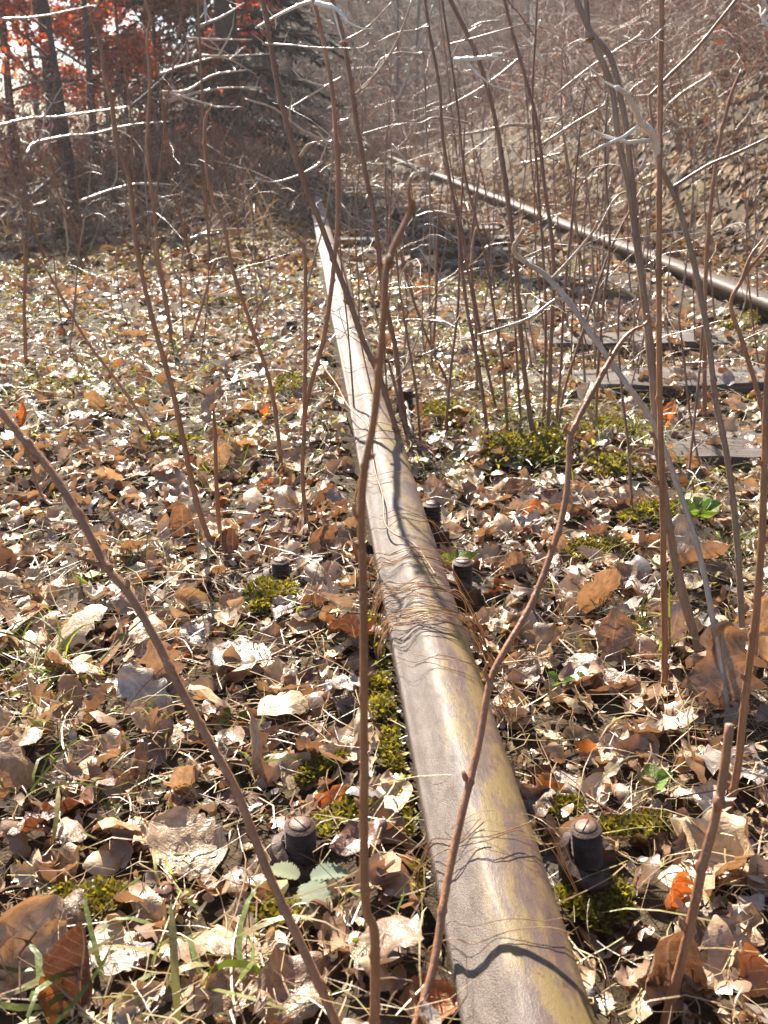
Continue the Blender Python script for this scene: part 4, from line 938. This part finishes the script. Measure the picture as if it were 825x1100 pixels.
def brush(zones, L, r, label, droop=.8, el=(.3, 1.4), name='brushwood', tones=BR, wig=.7):
    P = []
    for (x0, x1, y0, y1, n) in zones: P.append(np.stack([rng.uniform(x0, x1, n), rng.uniform(y0, y1, n)], 1))
    P = np.concatenate(P); P = P[~((P[:, 0] > XL - .1) & (P[:, 0] < XR + .15) & (P[:, 1] < 17))]; n = len(P); z = ground(P[:, 0], P[:, 1])
    P3 = np.stack([P[:, 0], P[:, 1], z + rng.uniform(-.02, .5, n) * (rng.random(n) < .5)], -1)
    V, Qd, m = curve_tubes(P3, rng.uniform(0, 6.28, n), rng.uniform(*el, n), rng.uniform(*L, n), rng.uniform(*r, n), rng.normal(droop, .5, n), wig)
    t = tones[rng.integers(0, len(tones), n)] * rng.uniform(.7, 1.2, n)[:, None]
    o = link(name, np_mesh(name, V, Qd, np.repeat(t, m, 0)), M['brush']); return tag(o, label, None, None, 'stuff')
brush([(-8, -1.5, 8.2, 16, 1100), (-1.8, .1, 8.3, 11, 260), (.1, 2.2, 17, 24, 700), (XR + 1.2, 12, 7, 22, 2600), (XR + 3.2, 9, 3.5, 10, 900)], (.5, 1.5), (.002, .0045), 'tangle of bare twigs along the far edge and up the bank')
brush([(-6, -.2, 6.6, 9.5, 1300), (-.6, .1, 5.6, 7.5, 60)], (.3, .9), (.0012, .003), 'fine tangled bare stalks at the left edge of the clearing', .9, (.1, 1.4))
brush([(-13, -3.5, 13.5, 20, 1500)], (.8, 1.9), (.004, .008), 'dark undergrowth between the red-leaved trees', .5, (.4, 1.4), tones=BR * .6)
brush([(-18, -4, 17, 30, 1600)], (.5, 1.5), (.004, .009), 'brushwood beyond the red-leaved trees', .5)
brush([(XR + 2.0, 8, 5, 14, 3200), (XR + 3, 14, 8, 20, 3800)], (.5, 1.6), (.0025, .006), 'dense bare scrub on the upper part of the bank', 1.0)
P = scatter_xy([(XR + .5, XR + 4, 3, 14, 160)]); P = P[vnoise(P[:, 0] * 1.4, P[:, 1] * 1.4, 93) > .66]
ribbons('moss', P, (.02, .05), (.005, .012), [(.2, .2, .045), (.15, .16, .04)], .02, .5, 'green mossy patches on the bank', M['green'], .5, 2)
brush([(-1.5, 14, 20, 34, 6500), (3, 16, 10, 24, 2600)], (.8, 2.4), (.004, .009), 'bare brushwood covering the far hillside', .6)

def dry_foliage(zones, label, tones, size=(.03, .07)):
    P = []
    for (x0, x1, y0, y1, z0, z1, n) in zones: P.append(np.stack([rng.uniform(x0, x1, n), rng.uniform(y0, y1, n), rng.uniform(z0, z1, n) * rng.uniform(.2, 1, n)], 1))
    P = np.concatenate(P); P = P[(vnoise(P[:, 0] * 1.6, P[:, 1] * 1.6, 121) > .42) & ~((P[:, 0] > XL - .1) & (P[:, 0] < XR + .15) & (P[:, 1] < 17))]; n = len(P)
    P[:, 2] += ground(P[:, 0], P[:, 1]); R_ = rotmats(rng.uniform(0, 6.28, n), rng.normal(.4, .5, n), rng.normal(0, .7, n)); s = rng.uniform(*size, n)
    leaf = np.array([(-.5, 0, 0), (-.1, .28, .06), (.5, 0, -.12), (-.1, -.28, .06)]); W = np.einsum('nij,vj->nvi', R_, leaf) * s[:, None, None] + P[:, None]
    t = tones[rng.integers(0, len(tones), n)] * rng.uniform(.6, 1.2, n)[:, None]
    o = link('dry_foliage', np_mesh('dry_foliage', W.reshape(-1, 3), np.arange(n * 4).reshape(-1, 4), np.repeat(t, 4, 0)), M['beech'], smooth=False); tag(o, label, None, None, 'stuff')
DF = np.array([(.24, .1, .045), (.18, .08, .04), (.3, .13, .06), (.14, .065, .04), (.26, .16, .09)])
dry_foliage([(-7, -.2, 8.3, 13, .1, 1.1, 5200), (-6, -1, 11, 15, .2, 1.8, 5200)], 'brown leaves still hanging in the undergrowth at left', np.array([(.34, .11, .045), (.26, .085, .04), (.4, .16, .06), (.2, .08, .045)]))
dry_foliage([(XR + 1.4, 11, 7, 20, .1, 1.1, 5000), (-.8, 9, 19, 32, .2, 2.2, 7000)], 'withered brown leaves hanging in the far scrub', DF * .55, (.03, .08))
def shrub_proto(n, h, rad):
    """a few stems from one root, each with forked side twigs; every stem is a mesh of its own"""
    out = []
    for i in range(n):
        a = random.uniform(0, 6.28); lean = random.uniform(.05, .5); m = MB(); P = []; p = Vector((math.cos(a) * .06, math.sin(a) * .06, -.05)); e = 1.45 - lean * .5; H_ = h * random.uniform(.65, 1.1)
        for k in range(8):
            P.append(p.copy()); p = p + Vector((math.cos(a) * math.cos(e), math.sin(a) * math.cos(e), math.sin(e))) * H_ / 7; e -= lean * .16 + random.uniform(-.06, .06); a += random.uniform(-.25, .25)
        m.tube(P, [rad * (1 - .8 * k / 7) for k in range(8)], 5, False)
        for t in range(9):
            k = random.randint(2, 7); q = P[k]; b = random.uniform(0, 6.28); ee = random.uniform(-.1, .9); T = [q.copy()]
            for j in range(4): q = q + Vector((math.cos(b) * math.cos(ee), math.sin(b) * math.cos(ee), math.sin(ee))) * random.uniform(.07, .16); ee -= random.uniform(-.1, .3); b += random.uniform(-.4, .4); T.append(q.copy())
            m.tube(T, [rad * .38, rad * .33, rad * .28, rad * .22, rad * .12], 4, False)
        me = bpy.data.meshes.new('stem'); me.from_pydata([tuple(v) for v in m.v], [], m.f); me.update(); me.materials.append(M['stem' if i % 3 else 'stemgrey']); me.polygons.foreach_set('use_smooth', np.ones(len(me.polygons), bool)); out.append(me)
    return out
PROTO = [shrub_proto(random.randint(5, 8), random.uniform(1.3, 2.0), random.uniform(.006, .009)) for _ in range(6)]
def shrub(x, y, sc, label):
    r = empty('bare_shrub', (x, y, gz(x, y))); tag(r, label, 'shrub', 'bare shrubs around the old track')
    for me in random.choice(PROTO):
        o = bpy.data.objects.new('stem', me); COL.objects.link(o); o.parent = r
    r.scale = (sc, sc, sc); r.rotation_euler = (0, 0, random.uniform(0, 6.28))
SP = sorted((random.uniform(-6.5, .0), random.uniform(8.3, 14)) for _ in range(22))
for i, (x, y) in enumerate(SP): shrub(x, y, random.uniform(.6, 1.0), ('bare shrub %s from the left in the undergrowth before the red-leaved trees' if x < -1.5 else 'bare twiggy shrub %s from the left, about the vanishing end of the rail') % ORD[i])
SP = sorted((random.uniform(4.5, 17), random.random()) for _ in range(30))
for i, (y, q) in enumerate(SP):
    x = XR + .9 + 1.1 * q + random.random() * y * .28; shrub(x, y, random.uniform(.6, 1.1), ('bare brown shrub low on the right bank, %s counting up the line' if x < XR + 2.4 else 'bare brown shrub higher up the right bank, %s counting up the line') % ORD[i])
SP = sorted(random.uniform(12, 22) for _ in range(9))
for i, y in enumerate(SP): shrub(random.uniform(.3, 1.8), y, random.uniform(.5, .9), 'bare shrub on the far track bed, %s counting up the line' % ORD[i])

def tree(x, y, h, r, kind, label, lean=0, limbs=10, leaves=0, lo=.6, spread=1.6, tones=None, name='tree', grp='red-leaved young trees at the left'):
    z = gz(x, y); root = empty(name, (x, y, z)); tag(root, label, 'tree', grp); m = MB(); P = []; p = Vector((0, 0, -.1)); a = random.uniform(0, 6.28)
    for k in range(9):
        P.append(p.copy()); p = p + Vector((lean * h / 8 + random.uniform(-.03, .03) * h / 8, random.uniform(-.04, .04) * h / 8, h / 8))
    m.tube(P, [r * (1.25 if k == 0 else 1 - .85 * k / 8) for k in range(9)], 8)
    m.obj('trunk', M['trunk'], root); lm = MB(); tips = []
    for i in range(limbs):
        t = lo / h + (1 - lo / h) * (i + random.random()) / limbs; t = min(t, .97); q = P[0].lerp(P[-1], t); lm = MB() if leaves else lm; b = random.uniform(0, 6.28); e = random.uniform(.15, .9); L = spread * (1.1 - t * .7) * random.uniform(.7, 1.2); T = [q.copy()]
        for j in range(5):
            q = q + Vector((math.cos(b) * math.cos(e), math.sin(b) * math.cos(e), math.sin(e))) * L / 5; e += random.uniform(-.25, .15); b += random.uniform(-.35, .35); T.append(q.copy())
            if j > 0:
                for _ in range(3):
                    b2 = b + random.choice((-1, 1)) * random.uniform(.5, 1.2); q2 = q.copy(); T2 = [q2.copy()]; e2 = e + random.uniform(-.4, .3)
                    for jj in range(3): q2 = q2 + Vector((math.cos(b2) * math.cos(e2), math.sin(b2) * math.cos(e2), math.sin(e2))) * L * .11; e2 -= .1; T2.append(q2.copy())
                    lm.tube(T2, [r * .1, r * .08, r * .06, r * .03], 4, False); tips.append((T2[1], T2[-1]))
        rr = r * .38 * (1 - .5 * t); lm.tube(T, [rr, rr * .85, rr * .7, rr * .5, rr * .35, rr * .15], 5, False)
        if leaves: lm.obj('limb', M['trunk'], root)
    if not leaves: o = lm.obj('limbs', M['trunk'], root); o['kind'] = 'stuff'
    if leaves:
        n = int(leaves * 3.4); A = np.array([t[0] for t in tips]); B2 = np.array([t[1] for t in tips]); k = rng.integers(0, len(A), n); u = rng.uniform(0, 1.2, n)[:, None]
        C = A[k] * (1 - u) + B2[k] * u + rng.normal(0, .05, (n, 3)); R = rotmats(rng.uniform(0, 6.28, n), rng.normal(.3, .5, n), rng.normal(0, .7, n)); s = rng.uniform(.045, .085, n)
        leaf = np.array([(-.5, 0, 0), (-.1, .3, .05), (.5, 0, -.12), (-.1, -.3, .05)]); W = np.einsum('nij,vj->nvi', R, leaf) * s[:, None, None] + C[:, None]
        t = tones[rng.integers(0, len(tones), n)] * rng.uniform(.7, 1.25, n)[:, None]
        o = link('crown', np_mesh('crown', W.reshape(-1, 3), np.arange(n * 4).reshape(-1, 4), np.repeat(t, 4, 0)), M['beech'], (0, 0, 0), root, False); o['kind'] = 'stuff'
    return root
RED = np.array([(.44, .14, .05), (.34, .1, .04), (.5, .2, .065), (.26, .08, .04)])
def tx(px, Y): return at_y(px, 130, Y).x
tree(tx(56, 13), 13, 5.5, .08, 0, 'dark straight trunk with red-brown leaves before the bright sky gap', 0, 14, 3000, .5, 1.5, RED, 'red_leaved_tree')
tree(tx(12, 12), 12, 5.5, .05, 0, 'slender forked tree at the far left edge, thinly leaved', .03, 12, 700, .8, 1.3, RED, 'red_leaved_tree')
tree(tx(115, 14), 14, 4.5, .035, 0, 'thin tree with dense red leaves right of the bright sky gap', .02, 14, 3400, .5, 1.5, RED, 'red_leaved_tree')
tree(tx(138, 12), 12, 4, .025, 0, 'very thin red-leaved sapling tree in front of its thicker neighbours', -.01, 12, 1800, .4, 1.1, RED, 'red_leaved_tree')
tree(tx(172, 12.5), 12.5, 4.4, .035, 0, 'red-leaved tree with the fullest crown, left of the dark conifers', .01, 16, 5200, .3, 1.4, RED, 'red_leaved_tree')
tree(tx(205, 14), 14, 4.5, .035, 0, 'red-leaved tree touching the dark conifers', .0, 14, 3600, .4, 1.3, RED, 'red_leaved_tree')
tree(tx(72, 9.5), 9.5, 2.6, .045, 0, 'dark crooked trunk in the undergrowth at left', -.03, 10, 500, .9, .9, RED, 'red_leaved_tree')
tree(tx(97, 9.8), 9.8, 2.8, .045, 0, 'second dark trunk in the undergrowth, right of the crooked one', .02, 10, 600, .9, .9, RED, 'red_leaved_tree')
tree(tx(40, 19), 19, 6, .06, 0, 'distant red-leaved tree behind the sky gap', 0, 14, 1600, .6, 1.8, RED, 'red_leaved_tree')
tree(tx(165, 20), 20, 6, .06, 0, 'distant red-leaved tree behind the fullest crown', 0, 16, 4200, .5, 2.0, RED, 'red_leaved_tree')
tree(tx(-30, 15), 15, 5, .05, 0, 'red-leaved tree just outside the left edge, its branches reaching in', 0, 14, 3000, .6, 2.0, RED, 'red_leaved_tree')

def conifer(x, y, h, label, rad=1.7):
    z = gz(x, y); root = empty('conifer', (x, y, z)); tag(root, label, 'tree', 'dark conifers behind the clearing'); m = MB(); m.tube([(0, 0, -.1), (0, 0, h * .5), (.03, 0, h)], [.15, .1, .01], 8); m.obj('trunk', M['trunk'], root); lm = MB(); V = []; T_ = []
    for i in range(int(h * 16)):
        zz = .35 + (h - .45) * (i / (h * 16)) ** 1.05; L = rad * (1 - zz / h) ** .8 * random.uniform(.7, 1.1) + .15; b = random.uniform(0, 6.28); q = Vector((0, 0, zz)); e = random.uniform(-.1, .2); T = [q.copy()]
        for j in range(5): q = q + Vector((math.cos(b) * math.cos(e), math.sin(b) * math.cos(e), math.sin(e))) * L / 5; e -= .13; T.append(q.copy())
        lm.tube(T, [.018, .014, .011, .008, .006, .003], 4, False)
        for k in range(80):
            t = random.uniform(.15, 1) * 4.999; j = int(t); c = T[j].lerp(T[j + 1], t - j); sd_ = b + random.choice((-1, 1)) * random.uniform(.4, 1.2); l = random.uniform(.12, .3) * (1.15 - t / 7); dz = random.uniform(-.7, .05)
            d = Vector((math.cos(sd_), math.sin(sd_), dz)).normalized() * l; s = Vector((-math.sin(sd_), math.cos(sd_), random.uniform(-.5, .5))) * .022
            V += [c, c + d * .5 + s, c + d, c + d * .5 - s]; cc = random.uniform(.6, 1.2); T_ += [(.013 * cc, .024 * cc, .012 * cc)] * 4
    o = lm.obj('limbs', M['trunk'], root); o['kind'] = 'stuff'
    o = link('crown', np_mesh('crown', [tuple(v) for v in V], np.arange(len(V)).reshape(-1, 4), T_), M['needle'], (0, 0, 0), root, False); o['kind'] = 'stuff'
conifer(tx(248, 12), 12, 7, 'dark green conifer filling the gap left of the rail end', 1.5)
conifer(tx(225, 16), 16, 8.5, 'dark conifer half hidden by red leaves', 1.5)
conifer(tx(290, 22), 22, 8, 'dark conifer farthest right, at the foot of the hill', 1.6)
conifer(tx(262, 24), 24, 9, 'dark conifer standing behind the other three', 1.8)

# bare trees of the hillside: four grown once, then copied
bare = [tree(0, 0, random.uniform(6, 9), random.uniform(.04, .07), 0, 'x', random.uniform(-.03, .03), 16, 0, .8, 2.2, None, 'bare_tree', 'bare trees on the hillside') for _ in range(4)]
def dup(src, x, y, label):
    r = src.copy(); COL.objects.link(r); r.location = (x, y, gz(x, y)); r['label'] = label; r.rotation_euler = (0, 0, random.uniform(0, 6.28)); s = random.uniform(.7, 1.1); r.scale = (s, s, s)
    for ch in src.children:
        c = ch.copy(); COL.objects.link(c); c.parent = r
k = 0
spots = [(random.uniform(-1.5, 9), random.uniform(23, 38)) for _ in range(26)] + [(random.uniform(5.5, 13), random.uniform(9, 24)) for _ in range(16)]
spots.sort(key=lambda q: q[0] / q[1])
for i, (x, y) in enumerate(spots):
    lab = 'bare tree high on the right bank' if y < 23 else 'bare grey tree low on the far hill' if y < 29 else 'bare grey tree far up the hillside'
    lab += ', %s of the bare trees from the left' % ORD[i]
    if i < 4:
        b = bare[i]; b.location = (x, y, gz(x, y)); b['label'] = lab
    else: dup(bare[i % 4], x, y, lab)

def log(px, wpx, label, Y0, Y1):
    n = len(px); P = [at_y(x, y, Y0 + (Y1 - Y0) * i / (n - 1)) for i, (x, y) in enumerate(px)]; r = wpx * mpp(P[0]) / 2; tp, tr = stem_geo(P, r, r * .7, .5, 1.1); m = MB(); m.tube(tp, tr, 9); return tag(m.obj('leaning_branch', M['log'], None, P[0]), label, 'branch')
log([(-20, 252), (0, 236), (40, 205), (72, 176)], 7, 'dark dead branch leaning in from the left edge', 7.6, 9.3)
log([(30, 285), (100, 256), (150, 233), (200, 210), (242, 190)], 7, 'long dark fallen branch in the undergrowth at left', 7.9, 9.6)
# dead side branches of the conifers and trees arching through the upper left
for (q, wpx, Y, lab) in [([(-4, 137), (30, 130), (60, 125), (95, 122), (142, 112)], 4, 5.5, 'long pale twig hanging across the far left under the sky gap'), ([(28, 166), (37, 152), (70, 145), (100, 142), (140, 134), (182, 131)], 3.5, 5.2, 'pale drooping twig with a bent end at left'),
    ([(84, 216), (120, 204), (150, 195), (188, 198)], 3, 5.6, 'pale arched twig low over the undergrowth at left'), ([(173, 98), (200, 95), (230, 80), (264, 73)], 4, 5.0, 'upper of two bright twigs before the dark conifer'), ([(180, 109), (215, 98), (245, 96), (280, 94)], 4, 5.0, 'lower of two bright twigs before the dark conifer'),
    ([(214, 26), (240, 15), (262, 0)], 4, 5.0, 'bright curved twig at the top of the dark conifer'), ([(0, 21), (40, 18), (75, 10), (100, 3)], 3, 5.4, 'pale twig across the top left corner'), ([(203, 256), (225, 249), (245, 246), (278, 247)], 3.5, 5.8, 'pale twig low in the undergrowth left of the rail end'),
    ([(64, 212), (68, 218), (69, 233)], 5, 5.4, 'short white twig end hanging at left'), ([(215, 62), (245, 58), (290, 60)], 3, 5.2, 'thin grey twig across the dark conifer'), ([(200, 40), (230, 42), (270, 40)], 3, 5.2, 'thin grey twig above the middle of the dark conifer'), ([(140, 118), (180, 80), (212, 26), (225, 5)], 4, 6.0, 'dark diagonal branch through the red leaves'),
    ([(170, 80), (200, 68), (240, 60), (275, 78)], 3, 5.1, 'arched grey twig between red leaves and conifer')]:
    n = len(q); P = [at_y(x, y, Y + .15 * i) for i, (x, y) in enumerate(q)]; r = wpx * mpp(P[0]) / 2; P = [p + Vector((0, 0, random.uniform(-.012, .012))) for p in P]; tp, tr = stem_geo(P, r, r * .35, .05, 1.35); m = MB(); m.tube(tp, tr, 6); spurs(m, tp, tr, random.randint(2, 5))
    ht = m.obj('hanging_twig', M['twigpale' if 'dark diag' not in lab else 'log'], None, P[0]); tag(ht, lab, 'twig', 'twigs hanging in the upper left')
    # the thin upright stem that carries it
    a_ = P[0]; g_ = Vector((a_.x + random.uniform(-.3, .2), a_.y + random.uniform(.1, .5), 0)); g_.z = gz(g_.x, g_.y) - .03; up_ = a_ + (a_ - g_) * random.uniform(.35, .7)
    sp_, sr_ = stem_geo([g_, g_.lerp(a_, .5) + Vector((random.uniform(-.05, .05), 0, 0)), a_, up_], r * .8, r * .3, .12, 1.3); m = MB(); m.tube(sp_, sr_, 6); m.obj('stem', M['stemdark'], ht, P[0])

# ------------------------------------------------------------------ added veil volume, standing in for lens flare
hm = bpy.data.materials.new('flare_veil'); hm.use_nodes = True; hn = hm.node_tree.nodes; hn.clear()
ho = hn.new('ShaderNodeOutputMaterial'); hv = hn.new('ShaderNodeVolumePrincipled'); hv.inputs['Color'].default_value = (.95, .87, .85, 1); hv.inputs['Density'].default_value = .0021; hv.inputs['Anisotropy'].default_value = .35
hm.node_tree.links.new(hv.outputs[0], ho.inputs['Volume'])
hb = MB(); hb.box((0, 41.5, 14.0), (80, 60, 20)); tag(hb.obj('flare_veil', hm, None, (0, 41.5, 14.0), False), 'thin added veil standing in for lens flare over the background', None, None, 'stuff')
